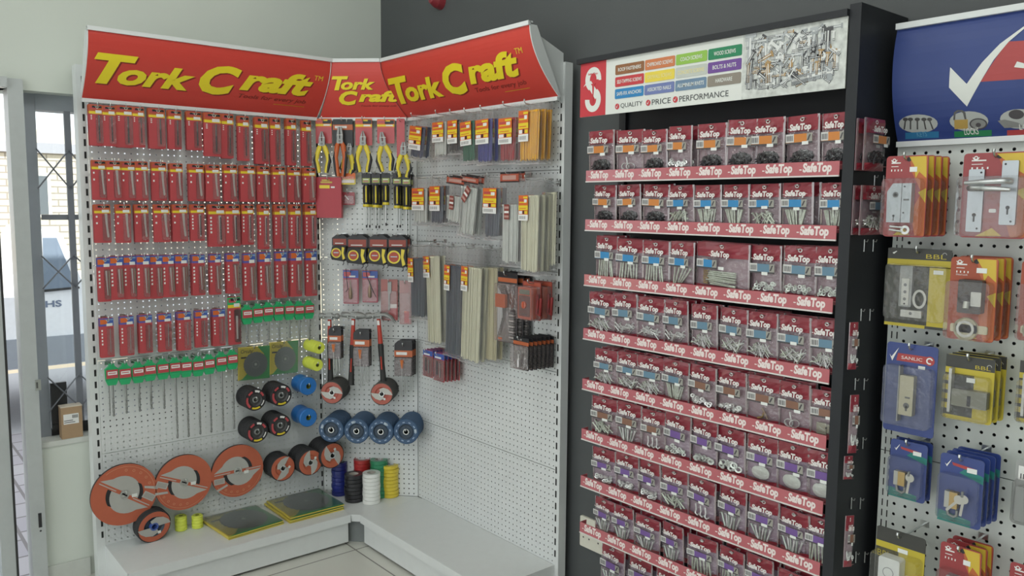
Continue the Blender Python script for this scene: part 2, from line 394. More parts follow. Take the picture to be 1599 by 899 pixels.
# ---- red alarm fitting high on the dark wall
u, z = P('C', 688, 2, -.07)
t = thing('alarm_sounder', 'red alarm fitting high on the charcoal wall above the corner', 'alarm', (u, .42, z), 0)
MB().lathe([(.001, .07), (.018, .06), (.034, .03), (.04, 0)], mat('alarm_red', (.25, .03, .04), .3), 20).build('housing', t)
MB().lathe([(.045, .0), (.045, -.004), (.0, -.004)], WHITE2, 20).build('base_ring', t)
# ---- socket
u, z = P('C', 908, 803, -.0705); u2, z2 = P('C', 908, 850, -.0705)
t = thing('wall_socket', 'white double wall socket on the charcoal wall beside the black rack', 'socket', (u, .42, z2), 0)
hh = z-z2
MB().rr(0, .16, 0, hh, -.009, 0, .006, mat('socket_plastic', (.72, .70, .60), .4)).build('face_plate', t)
b = MB()
for sx in (.036, .118):
    b.disc(sx, .062, -.0095, .0052, BLK, 10).disc(sx-.016, .04, -.0095, .0038, BLK, 10).disc(sx+.016, .04, -.0095, .0038, BLK, 10).rect(sx-.008, sx+.006, .085, .087, -.0095, DGR)
b.build('pin_holes', t)
MB().box(.07, .085, -.013, -.009, .075, .10, WHITE2).build('rocker_switch', t)

# ================================================================= WHITE CORNER DISPLAY
PEG = perforated('perforated_steel', (.71, .735, .73), .025, .0031)
PEGE = perforated('perforated_steel_wide', (.68, .72, .68), .0292, .0042, xmin=.035)
SLOT = mat('slot_shadow', (.02, .02, .02), .8)
def upright(name, label, pan, u0, u1, z1, su, depth=.06):
    t = thing(name, label, 'upright post', W(pan, (u0+u1)/2, 0), PAN[pan][3])
    h = (u1-u0)/2
    MB().box(-h, h, 0, depth, 0, z1, WHITE).build('post', t)
    b = MB(); k = 0
    while .2+k*.05 < z1-.02:
        b.rect(su-.0042, su+.0042, .185+k*.05, .213+k*.05, -.0006, SLOT); k += 1
    tag(b.build('bracket_slots', t), kind='stuff')
    return t
upright('shelving_upright', 'white slotted upright at the window end of the drill bit panel', 'A', -1.050, -1.016, P('A', 118, 100)[1], .006)
upright('shelving_upright', 'narrow slotted upright between the drill bit panel and the corner panel', 'A', -.012, .004, 2.0, 0, .05)
up = upright('shelving_upright', 'white slotted upright at the black rack end of the cable tie panel', 'C', 1.3465, 1.372, P('C', 884, 96)[1], -.006, .04)
MB().box(-.0125, .0125, -.0005, 0, 0, .08, WHITE).build('foot_cover', up)
def board(pan, u0, u1, label, zs, mt, name='pegboard', u_shift=0):
    t = thing(name, label, 'pegboard', W(pan, u0, zs[0]), PAN[pan][3])
    for i in range(len(zs)-1):
        o = MB().box(0, u1-u0, 0, .0012, 0, zs[i+1]-zs[i]-.0022, mt).build('perforated_panel', t, (0, 0, zs[i]-zs[0]))
    return t
ZS = [.15, .55, .95, 1.35, 1.75, 2.03]
board('A', -1.015, -.012, 'white pegboard wall hung with red drill bit packs by the window', ZS, PEG)
board('B', .006, .4895, 'white corner pegboard hung with pliers and hammers', ZS, PEG)
board('C', .3485, 1.3465, 'white pegboard hung with bags of cable ties', ZS, PEG)
# base decks
t = thing('base_shelf', 'long white base shelf under the drill bit pegboard', 'shelf', (0, -1.016, 0))
MB().box(0, .35, 0, .98, .143, .15, WHITE).box(.335, .352, 0, .98, .112, .1495, WHITE).build('deck', t)
MB().box(.325, .333, .004, .976, .012, .113, WHITE).build('kick_plate', t)
MB().box(0, .345, -.004, 0, .0, .15, WHITE).build('end_panel', t)
t = thing('base_shelf', 'long white base shelf under the cable tie pegboard', 'shelf', (.385, 0, 0))
MB().box(0, .962, -.0025, .3465, .143, .15, WHITE).box(0, .962, -.0045, .012, .112, .1495, WHITE).build('deck', t)
MB().box(.004, .958, .014, .022, .012, .113, WHITE).build('kick_plate', t)
MB().box(.962, .966, .0, .3465, .0, .15, WHITE).build('end_panel', t)
t = thing('base_shelf', 'small triangular white corner shelf between the two long base shelves', 'shelf', (0, 0, 0))
b = MB(); pts = [(0.002, -.034), (.006, .001), (.3465, .3415), (.383, .344), (.383, .0), (.350, -.034)]
b.add([(x, y, .1495) for x, y in pts] + [(x, y, .143) for x, y in pts], [tuple(range(6))[::-1], tuple(range(6, 12))] + [(i, (i+1) % 6, 6+(i+1) % 6, 6+i) for i in range(6)], WHITE)
b.quad([(.350, -.034, .1495), (.383, 0, .1495), (.378, .005, .113), (.345, -.029, .113)], WHITE); b.build('deck', t)
MB().add([(.30, -.028, .0), (.376, .05, .0), (.376, .05, .143), (.30, -.028, .143)], [(0, 1, 2, 3)], mat('grey_filler', (.20, .22, .22), .6)).build('corner_filler', t)

# headers -------------------------------------------------------------
class Header:
    def __init__(s, pan, n, zb, H): s.pan, s.n, s.zb, s.H = pan, n, zb, H
    def uv(s, x, y):
        n = s.n(.5)
        for _ in range(40):
            u, z = P(s.pan, x, y, n); q = (z-s.zb)/s.H; n = s.n(min(max(q, 0), 1))
        return u, q
    def fn(s, off=0.0):
        def f(p):
            q = p.z; d = 1e-3; nn = s.n(q); sl = (s.n(q+d)-s.n(q-d))/(2*d)/s.H; l = math.hypot(1, sl)
            return Vector((p.x, -(nn + (off - p.y)/l), s.zb + q*s.H - (off-p.y)*sl/l))
        return f
    def surface(s, mb, u0, u1, mt, s0=0, s1=1, n=16, off=0):
        mb.fn = s.fn(off)
        k = 12
        for i in range(n):
            a, c = s0+(s1-s0)*i/n, s0+(s1-s0)*(i+1)/n
            U0 = u0 if callable(u0) else (lambda q: u0); U1 = u1 if callable(u1) else (lambda q: u1)
            for j in range(k):
                X = lambda q, jj: U0(q)+(U1(q)-U0(q))*jj/k
                mb.add([(X(a, j), 0, a), (X(a, j+1), 0, a), (X(c, j+1), 0, c), (X(c, j), 0, c)], [(0, 1, 2, 3)], mt, True)
        mb.fn = None; return mb
CUTS = [i/16 for i in range(1, 16)]
prof = lambda q: .05+.15*(1-(1-min(max(q, -.1), 1))**1.8) if q <= 1 else .2
prof_b = lambda q: .042+.11*(1-(1-min(max(q, -.1), 1))**1.8) if q <= 1 else .152
HZ, HH = 1.87+ZO, .245
def header(pan, u0, u1, label, letters):
    pf = prof if pan != 'B' else prof_b
    s0, s1 = (u0, u1) if pan != 'B' else ((lambda q: .026+(pf(q)-.042)*.80), (lambda q: .453-(pf(q)-.042)*.93))
    h = Header(pan, pf, HZ, HH)
    O, U, N, rz = PAN[pan]
    t = thing('header_sign', label, 'sign', O.copy(), rz)
    b = MB(); h.surface(b, s0, s1, HRED)
    letters(b, h, u0); b.build('printed_panel', t)
    b = MB(); zt = HZ+HH; nt_ = pf(1); e0, e1 = (u0-.004, u1+.004) if pan != 'B' else (.122, .350)
    b.box(e0, e1, -nt_-.008, -nt_+.004, zt-.004, zt+.012, WHITE).box(e0, e1, -nt_, -nt_+.015, zt+.006, zt+.012, WHITE); b.build('top_rail', t)
    MB().box(u0+(.0 if pan != 'B' else -.012), u1, -.056, -.044, HZ-.014, HZ+.001, WHITE).build('bottom_rail', t)
    for uu, nm in ((u0-.004, 'end_cap'), (u1, 'end_cap')):
        if pan == 'B': continue
        b = MB(); front = [(-prof(i/10), HZ+HH*i/10) for i in range(11)]; pts = front + [(-.165, zt), (-.04, HZ)]
        vs = [(uu, y, z) for y, z in pts] + [(uu+.004, y, z) for y, z in pts]; k = len(pts)
        b.add(vs, [tuple(range(k)), tuple(range(2*k-1, k-1, -1))] + [(i, k+i, k+(i+1) % k, (i+1) % k) for i in range(k)], WHITE); b.build(nm, t)
    b = MB(); b.fn = None
    h2 = Header(pan, lambda q: pf(q)-.004, HZ, HH); h2.surface(b, s0, s1, WHITE); b.build('backing_sheet', t)
    for uu in ([u0+.03, u1-.03] if pan != 'B' else [(u0+u1)/2]):
        MB().add([(uu, 0, HZ-.02), (uu, -.045, HZ), (uu, .035-pf(1), zt-.01), (uu, 0, HZ+.17), (uu+.003, 0, HZ-.02), (uu+.003, -.045, HZ), (uu+.003, .035-pf(1), zt-.01), (uu+.003, 0, HZ+.17)],
                 [(0, 1, 2, 3), (7, 6, 5, 4), (0, 4, 5, 1), (1, 5, 6, 2), (2, 6, 7, 3), (3, 7, 4, 0)], WHITE).build('bracket', t)
    return t
def logo(b, h, u0):
    def put(st, x0, x1, z0, z1, sh, off, dx=0, dz=0, mt=LYEL, o=.0012):
        b.fn = h.fn(o); b.text(st, u0+x0+dx, u0+x1+dx, z0+dz, z1+dz, 0, mt, sh, off, CUTS); b.fn = None
    for dx, dz, mt, o in ((.006, -.018, HREDS, .0007), (0, 0, LYEL, .0014)):
        put('T', .024, .183, .235, .675, .30, .045, dx, dz, mt, o); put('ork', .115, .412, .243, .575, .30, .04, dx, dz, mt, o)
        put('C', .432, .604, .23, .697, .30, .05, dx, dz, mt, o); put('raft', .606, .940, .340, .705, .30, .045, dx, dz, mt, o)
    put('TM', .942, .985, .630, .712, .1, .0, mt=YEL)
    put('Tools for every job', .612, .93, .20, .285, .25, .012, mt=HREDS)
    b.fn = h.fn(.0012); b.box(u0+.78, u0+.93, 0, 0, .163, .170, YEL); b.fn = None
def logo_b(b, h, u0):
    def put(st, x0, x1, z0, z1, sh, off, dx=0, dz=0, mt=LYEL, o=.0012):
        b.fn = h.fn(o); b.text(st, x0+dx, x1+dx, z0+dz, z1+dz, 0, mt, sh, off, CUTS); b.fn = None
    for dx, dz, mt, o in ((.003, -.012, HREDS, .0007), (0, 0, LYEL, .0014)):
        put('T', .118, .198, .488, .735, .30, .045, dx, dz, mt, o); put('ork', .158, .322, .493, .69, .30, .04, dx, dz, mt, o)
        put('C', .140, .235, .226, .476, .30, .05, dx, dz, mt, o); put('raft', .232, .43, .28, .476, .30, .045, dx, dz, mt, o)
    put('Tools for every job', .24, .41, .19, .23, .25, .01, mt=HREDS)
header('A', -1.042, -.028, 'curved red header with yellow lettering above the drill bit panel by the window', logo)
header('B', .04, .450, 'short red header with yellow lettering on two lines in the corner', logo_b)
header('C', .343, 1.388, 'curved red header with yellow lettering above the cable tie panel', logo)

# ================================================================= DRILL BIT PACKS (left panel)
def bits(b, x, z0, z1, r, mt, tw=None, y=-.006):
    "a drill bit: shank above, fluted part below"
    zm = z1-(z1-z0)*.42
    b.tube([(x, y, z1), (x, y, zm)], r*.85, mt, 8)
    n = 14; vs = []; 
    for i in range(n+1):
        a = i*.9; z = zm+(z0+.004-zm)*i/n; c, s = math.cos(a), math.sin(a)
        for k in range(8):
            an = k*math.pi/4; rx = r*(1 if k % 4 in (0, 1, 3) else .55)
            vs.append((x+rx*math.cos(an+a), y+rx*math.sin(an+a), z))
    fs = [(i*8+k, i*8+(k+1) % 8, (i+1)*8+(k+1) % 8, (i+1)*8+k) for i in range(n) for k in range(8)]
    b.add(vs, fs, tw or mt, False); b.add([(x+r*.8*math.cos(k*math.pi/4), y+r*.8*math.sin(k*math.pi/4), z0+.004) for k in range(8)]+[(x, y, z0)], [(k, (k+1) % 8, 8) for k in range(8)], tw or mt)
def pack(kind, wd=.062, ht=.19):
    t = thing('drill_bit_pack'); h = wd/2; b = MB()
    body = DRED if kind == 'plain' else RED
    b.rr(-h, h, 0, ht, -.0008, .0008, .005, body)
    y = -.0012; top = ht*.80; rnd = random.Random(kind)
    edge = {'twist': YEL, 'flat': YEL, 'slot': YEL, 'masonry': BLUE, 'bronze': BLUE, 'plain': BLUE, 'long': GRN}[kind]
    if kind in ('twist', 'flat', 'slot', 'long'):
        b.rect(-h, h, top-.004, ht*.985, y, mat('rust_orange_print', (.50, .11, .04), .45) if kind != 'long' else GRN).rect(-h+.002, h, top-.006, top+.006, y-.0002, YEL)
        b.rect(-h*.8, h*.3, ht*.88, ht*.95, y-.0003, RED).rect(-h*.5, h*.9, ht*.915, ht*.965, y-.0004, BLK)
    else:
        b.rect(-h, h, top, ht*.99, y, BLUE).rect(-h+.003, h*.1, ht*.84, ht*.96, y-.0002, ORA).rect(-h, h, ht*.79, ht*.815, y-.0003, mat('violet_print', (.18, .10, .35), .5))
        b.rect(-h*.1, h*.95, ht*.935, ht*.965, y-.0003, mat('sky_print', (.25, .4, .6), .5))
    if kind != 'twist':
        for i in range(5):                                   # unreadable small size print, as blocks
            if kind == 'flat' and i in (1, 3, 4): continue
            zz = top-.018-i*ht*.085
            b.rect(-h+.007, -h+.0135, zz-.009, zz, y-.0002, PAPER)
            if kind == 'masonry': b.rect(-h+.0055, -h+.007, zz-.009, zz-.002, y-.0002, PAPER)
    else:
        for i in range(3): b.rect(-h+.008, -h+.014, top-.016-i*.008, top-.012-i*.008, y-.0002, PAPER)
    b.build('card', t)
    MB().rr(-.001, h-.004, ht*.055, ht*.74, -.011, -.0008, .006, BLI).build('blister', t)
    b = MB(); xb = h*.38
    if kind == 'twist': bits(b, xb, ht*.10, ht*.74, .0036, DSTEEL, mat('gunmetal_flute', (.07, .07, .075), .4, .5))
    elif kind == 'flat':
        b.prism([(xb-.004, ht*.76), (xb+.006, ht*.76), (xb+.0065, ht*.45), (xb+.011, ht*.16), (xb+.0065, ht*.13), (xb+.003, ht*.16), (xb-.001, ht*.5)], -.007, -.004, LITE)
    elif kind == 'slot':
        b.prism([(xb-.006, ht*.74), (xb+.003, ht*.74), (xb+.004, ht*.12), (xb-.003, ht*.12)], -.0045, -.003, LITE); bits(b, xb+.001, ht*.15, ht*.70, .0028, BLK, BLK)
    elif kind == 'masonry':
        b.prism([(xb-.006, ht*.70), (xb+.002, ht*.70), (xb+.004, ht*.14), (xb, ht*.14)], -.0045, -.003, LITE); bits(b, xb+.011, ht*.12, ht*.70, .0042, BRONZE, BRONZE)
    elif kind == 'bronze': bits(b, xb+.002, ht*.12, ht*.72, .0022, GSTEEL, GSTEEL)
    else: b.prism([(xb-.005, ht*.6), (xb+.004, ht*.6), (xb+.003, ht*.12), (xb-.004, ht*.12)], -.006, -.003, LITE)
    b.build('drill_bit', t)
    MB().rect(-.001, h-.005, top-.002, top+.0115, -.0022, WHITE2).build('price_sticker', t)
    b = MB(); b.ring(h*.2, ht*.93, -.0026, .0035, .006, mat('hang_tab', (.75, .72, .6), .3), 10); b.rect(h*.2-.011, h*.2+.011, ht*.95, ht*.962, -.0028, STEEL); b.build('hang_tab', t)
    return t
PROTO = {k: pack(k) for k in ('twist', 'flat', 'slot', 'masonry', 'bronze', 'plain', 'long')}
rowsA = {
 'top': [('twist', a, c, t, bt) for a, c, t, bt in [(139,161,163,227),(160,181,165,228),(181,208,165,230),(207,226,167,230),(232,258,169,232),(262,283,172,233),(291,315,174,234),(318,345,176,244),(345,364,178,247),(371,389,181,251),(398,419,183,256),(422,438,184,257),(447,462,185,258),(471,486,188,259)]],
 'second': [('flat', a, c, t, 312+(a-143)*.012) for a, c, t in [(143,166,250),(166,189,251),(189,212,252),(211,231,252),(236,260,253),(265,285,255),(294,318,256),(321,343,257),(349,370,257),(375,398,258),(401,420,259),(425,445,260),(449,469,261),(473,492,262)]],
 'third': [('flat' if i < 5 else 'slot', a, c, 319, bt) for i, (a, c, bt) in enumerate([(147,173,379),(180,204,379),(210,232,378),(240,265,378),(269,293,377),(297,319,376),(325,352,385),(352,375,384),(377,396,382),(403,420,389),(428,446,388),(452,469,388),(476,494,388)])],
 'fourth': [('masonry', a, c, t, bt) for a, c, t, bt in [(152,173,402,471),(172,193,400,468),(193,213,399,467),(213,234,398,467),(234,254,398,466),(254,273,398,464),(273,293,397,463),(300,320,397,461),(327,345,396,460),(354,374,395,458),(380,399,395,469),(405,423,393,468),(430,448,392,465),(453,471,391.5,463),(477,495,391.5,462)]],
 'fifth': [('bronze' , a, c, t, bt) for a, c, t, bt in [(156,178,496,558),(187,209,493,555),(217,238,491,551),(247,268,489,549),(277,298,486,547),(304,324,484,542),(332,352,482,540)]],
}
look = {'twist': 'red and yellow drill bit pack with a dark bit', 'flat': 'red and yellow drill bit pack with a pale bit', 'slot': 'red and yellow drill bit pack with a black bit', 'masonry': 'red and blue drill bit pack with a bronze bit', 'bronze': 'red and blue drill bit pack with a thin bit'}
for row, items in rowsA.items():
    prev = -9
    for i, (kind, x0, x1, y0, y1) in enumerate(items):
        off = .072 if i % 2 else .066
        u, z, wd, ht = B4('A', x0, x1, y0, y1, off)
        lab = '%s, %s from left, %s row' % (look[kind], ORD[i], row)
        sc = (wd/.062, 1, ht/.19)
        dup(PROTO[kind], W('A', u, z, off), math.pi/2, lab, 'drill bit pack', 'drill bit packs in the %s row' % row, sc, roll=random.uniform(-.01, .04))
        nb = 1 + (i*7+len(row)) % 2
        for k in range(nb):
            dup(PROTO[kind], W('A', u+random.uniform(-.0015, .0015), z-.001*k, off-.011*(k+1)), math.pi/2, 'red drill bit pack %s behind the %s pack of the %s row' % ('second' if k else 'right', ORD[i], row), 'drill bit pack', 'drill bit packs in the %s row' % row, sc)
        hook('A', u+.004, z+ht*.955, .088, 'metal hook carrying the %s pack of the %s drill bit row' % (ORD[i], row), 'hooks on the drill bit panel')
u, z, wd, ht = B4('A', 355.6, 376, 463, 538, .06)
dup(PROTO['long'], W('A', u, z, .06), math.pi/2, 'tall red pack with a green top, right of the fifth row', 'drill bit pack', None, (wd/.062, 1, ht/.19))
hook('A', u+.004, z+ht*.955, .075, 'metal hook carrying the tall red pack with a green top', 'hooks on the drill bit panel')
for v in PROTO.values(): drop(v)

# green sleeves with long masonry bits
def sleeve(L):
    t = thing('masonry_drill_bit'); b = MB()
    b.prism([(-.024, -.030), (-.016, -.050), (.016, -.050), (.024, -.030), (.026, .018), (.012, .030), (.009, .040), (-.009, .040), (-.012, .030), (-.026, .018)], -.012, .002, GRN)
    b.tube([(-.024, -.005, -.02), (.024, -.005, -.02)], .010, GRN, 8).build('plastic_sleeve', t)
    b = MB().rect(-.0225, .0225, -.020, .016, -.0165, RED)
    b.rect(-.017, .019, -.006, .008, -.0168, PAPER).rect(-.014, .014, -.0005, .003, -.017, RED); b.build('size_label', t)
    b = MB(); bits(b, .002, -L, -.045, .0052, GSTEEL, GSTEEL, -.006); b.build('drill_bit', t)
    b = MB(); b.ring(0, .033, -.0125, .003, .006, GRN, 10); b.build('hang_ring', t); return t
for rw, data in (('upper right', [(384,476,535),(401,474,533),(417,472,532),(433.5,471,530),(450,470,528),(465.5,470,542),(481,469,532)]),
                 ('lower left', [(173,568,651),(193.5,567,646),(214,565,643),(232.5,562,639),(252.7,560,639),(271.5,558,685),(289,557,683),(307.6,556,679),(325,553,676),(343.8,549,673),(361,546,670)])):
    for i, (x, yt, yb) in enumerate(data):
        off = .055; u, zt = P('A', x, yt, off); zb = P('A', x, yb, off)[1]; zt -= .038
        p = sleeve(round(zt-zb, 3))
        if x == 173:
            b = MB(); bits(b, -.012, -(zt-zb)*.93, -.045, .003, GSTEEL, GSTEEL, -.006); b.build('drill_bit', p)
        tag(p, 'green sleeved masonry bit, %s from left in the %s green row' % (ORD[i], rw), 'drill bit', 'green sleeved bits in the %s row' % rw)
        p.location = W('A', u, zt, off); p.rotation_euler = (0, 0, math.pi/2)
        hook('A', u, zt+.034, .07, 'metal hook carrying the %s green sleeve of the %s row' % (ORD[i], rw), 'hooks on the drill bit panel')
# the left end sleeve of the lower row holds a second thin bit

# hanging circular saw blade packs and the packs lying on the shelf
BLADE = mat('saw_blade_steel', (.20, .22, .23), .35, .6)
SGRN = mat('pack_green', (.05, .30, .10), .4); SYEL = mat('pack_yellow', (.62, .50, .08), .4)
def saw_pack(wd, ht):
    t = thing('saw_blade_pack'); b = MB(); h = wd/2
    b.box(-h, h, -.003, .003, 0, ht, SYEL)
    b.poly([(-h, 0), (h, 0), (h, ht*.93), (-h*.75, ht*.04)], -.0033, SGRN).poly([(h*.2, ht), (h, ht*.55), (h, ht)], -.0034, SGRN)
    b.text('Circular', -h*.85, -h*.05, ht*.82, ht*.93, -.0036, BLK, .2, .01).rect(-h*.85, -h*.5, ht*.66, ht*.71, -.0036, BLK)
    b.build('printed_card', t)
    b = MB(); c = (h*.08, ht*.46); r = ht*.385; n = 72
    pts = [(c[0]+(r if k % 3 else r*.955)*math.cos(2*math.pi*k/n), c[1]+(r if k % 3 else r*.955)*math.sin(2*math.pi*k/n)) for k in range(n)]
    b.prism(pts, -.0062, -.0045, BLADE); b.disc(c[0], c[1], -.0064, r*.1, mat('blade_bore', (.45, .47, .45), .4)).ring(c[0], c[1], -.0064, r*.28, r*.32, mat('blade_ring', (.28, .3, .3), .4)); b.build('saw_blade', t)
    MB().box(-h+.002, h-.002, -.0085, -.0067, .002, ht-.002, clear('shrink_film', (.96, .97, .96), .05, .14, .02)).build('shrink_wrap', t)
    MB().disc(0, ht*.96, -.0036, .005, BLK, 10).build('hang_hole', t)
    return t
SP = saw_pack(.19, .19)
for i, (x0, x1, y0, y1) in enumerate([(371, 420, 541, 592), (420, 464, 533, 583)]):
    u, z, wd, ht = B4('A', x0, x1, y0, y1, .045)
    dup(SP, W('A', u, z, .045), math.pi/2, 'yellow and green saw blade pack hung %s' % ['left, next to the long green sleeved bits', 'right, next to the yellow rolls'][i], 'saw blade', 'hanging saw blade packs', (wd/.19, 1, ht/.19), tilt=.03)
    hook('A', u, z+ht*.955, .06, 'metal hook carrying the %s hanging saw blade pack' % ['left', 'right'][i], 'hooks on the drill bit panel')
def flat_pack(q, n, lab, grp):
    c = [onz(ZO, *p) for p in q]; cen = sum(c, Vector())/4
    ex = ((c[1]-c[0])+(c[2]-c[3]))/2; ey = ((c[0]-c[3])+(c[1]-c[2]))/2
    ang = math.atan2(ex.y, ex.x)
    for k in range(n):
        o = dup(SP, (0, 0, 0), 0, lab % ('on top' if k == n-1 else 'lying %s from the bottom' % ORD[k]), 'saw blade', grp, (ex.length/.19, 1, ey.length/.19))
        j = .003*math.sin(k*2.1)
        Mx = Matrix.Translation(cen - ey/2 + Vector((j, -j, .0035+.0095*k))) @ Matrix.Rotation(ang + .02*math.sin(k*1.7), 4, 'Z') @ Matrix.Rotation(-math.pi/2, 4, 'X')
        o.rotation_euler = Mx.to_euler(); o.location = Mx.to_translation()
flat_pack([(320, 810), (402, 786), (444, 819), (357, 842)], 2, 'saw blade pack in the left pile on the white shelf, %s', 'saw blade packs lying on the shelf')
flat_pack([(423, 782), (504, 764), (537, 795), (453, 818)], 3, 'saw blade pack in the right pile on the white shelf, %s', 'saw blade packs lying on the shelf')
drop(SP)

# ---------------------------------------------------------------- discs on hooks
def flap(rim, face, ringc, hub, r, th, printed):
    t = thing('abrasive_disc')
    MB().lathe([(r*.97, 0), (r, .001), (r, th*.8), (r*.93, th), (r*.62, th)], rim, 32, mts=[rim, rim, rim, face]).build('abrasive', t)
    b = MB(); b.lathe([(r*.62, th), (r*.50, th-.004), (r*.28, th-.004), (r*.24, th+.001), (r*.17, th+.001), (r*.15, 0)], ringc, 28, mts=[ringc, ringc, hub, hub, hub]); b.build('backing_plate', t)
    b = MB()
    if printed == 'flap':
        for a0 in (20, 60, 110, 160): b.ring(0, 0, -th-.0006, r*.68, r*.86, RED if a0 != 60 else PAPER, 6, a0, a0+32)
        b.ring(0, 0, -th-.0006, r*.70, r*.86, YEL, 8, 245, 300).ring(0, 0, -th-.0006, r*.68, r*.88, RED, 8, 190, 232); b.ring(0, 0, -th-.0006, r*.72, r*.82, PAPER, 8, 312, 350)
    elif printed == 'blue':
        for a0 in range(0, 360, 36): b.ring(0, 0, -th-.0006, r*.72, r*.80, mat('pale_blue_print', (.35, .45, .6), .5), 3, a0, a0+14)
        b.ring(0, 0, -th-.0006, r*.66, r*.84, mat('pale_label', (.5, .58, .65), .5), 3, 150, 172)
    else:
        SIL = mat('silver_print', (.48, .48, .45), .4, .2)
        for a0 in (0, 180):
            b.push(Matrix.Rotation(math.radians(a0), 4, 'Y'))
            pts = [(r*.18, r*.02), (r*.98, r*.06)] + [(r*.97*math.cos(a)*(1-.28*k), r*.97*math.sin(a)*(1-.22*k)) for k, a in [(0.25, .25), (.9, .7), (1.5, 1.25)]] + [(r*.05, r*.30)]
            pts = [(r*.17*math.cos(a), r*.17*math.sin(a)) for a in (2.4, 1.6, .8, 0)] + [(r*.97, r*.02), (r*.80, r*.28), (r*.5, r*.5), (r*.1, r*.58), (-r*.25, r*.40)]
            b.poly(pts[::-1], -th-.0006, SIL); b.pop()
        b.rect(r*.2, r*.38, -r*.5, -r*.32, -th-.0009, WHITE2)
    b.build('printed_ring', t); return t
ORED = mat('orange_red_disc', (.50, .125, .065), .6); SRED = mat('salmon_disc', (.45, .12, .09), .6)
NAVY = mat('navy_abrasive', (.035, .085, .17), .6); NAVF = mat('navy_face', (.05, .10, .19), .5); GRIT = mat('grit_black', (.03, .03, .032), .85, scale=300, var=.3)
GRITG = mat('grit_grey', (.075, .075, .07), .85, scale=300, var=.3)
def stack(pan, cx, cy, rpx, L, n, proto, what, where, cat='grinding disc', grp=None, spin=0, tiltmax=.0):
    u, z = P(pan, cx, cy, L); O, U, N, rz = PAN[pan]
    zr = (z-CAM.z); p0 = W(pan, u, z, L); depth = (p0-CAM).dot(FW); r = rpx*depth/F
    th = (L-.008)/n
    for k in range(n):
        lab = 'front %s, %s' % (what, where) if k == n-1 else '%s, %s from the board, %s' % (what, ORD[k], where)
        sc = (r/.05, th/.01, r/.05)
        o = dup(proto, W(pan, u, z, .008+th*k), rz, lab, cat, grp or 'discs %s' % where, sc)
        o.rotation_euler = (0, spin+random.uniform(-.2, .2) if k < n-1 else spin, rz)
    hook(pan, u, z, L+.012, 'metal hook through discs %s' % where, 'hooks holding discs')
    return r
FB = flap(GRIT, BLK, mat('black_hub', (.05, .05, .05), .4), GSTEEL, .05, .01, 'flap')
for cx, cy, r, w_ in [(399, 624, 17.5, 'upper left under saw packs'), (439.5, 617, 17.5, 'upper right under saw packs'), (402, 674, 17.5, 'lower left beside blue cups'), (438, 664, 17.5, 'lower right beside blue cups')]:
    stack('A', cx, cy, r, .115, 8, FB, 'black flap disc with red print', w_, grp='black flap discs')
drop(FB)
SB = flap(GRITG, SRED, SRED, STEEL, .05, .01, 'cut')
stack('B', 518, 613, 18, .13, 9, SB, 'salmon sanding disc', 'under the first hammer', grp='salmon sanding discs', spin=.1)
stack('B', 596, 615, 18, .13, 9, SB, 'salmon sanding disc', 'under the claw hammer', grp='salmon sanding discs', spin=.1)
drop(SB)
NB = flap(NAVY, NAVF, mat('navy_hub', (.03, .05, .08), .4), STEEL, .05, .01, 'blue')
for i, (cx, cy) in enumerate([(517, 671), (556.5, 673), (594.5, 674), (634, 674)]):
    stack('B', cx, cy, 20, .16, 10, NB, 'blue flap disc', ['leftmost in the blue row', 'second from left in the blue row', 'third from left in the blue row', 'rightmost in the blue row'][i], grp='blue flap discs', spin=i*.9)
drop(NB)
OB = flap(GRIT, ORED, ORED, STEEL, .05, .01, 'cut')
for i, (cx, cy, sp) in enumerate([(442, 731, -1.0), (485, 722, -1.6), (519, 711, -2.1)]):
    stack('A', cx, cy, 20.5, [.10, .13, .15][i], [7, 9, 10][i], OB, 'orange faced cutting disc', ['left of three above the shelf packs', 'middle of three above the shelf packs', 'right of three above the tape rolls'][i], grp='orange cutting discs', spin=sp)
drop(OB)
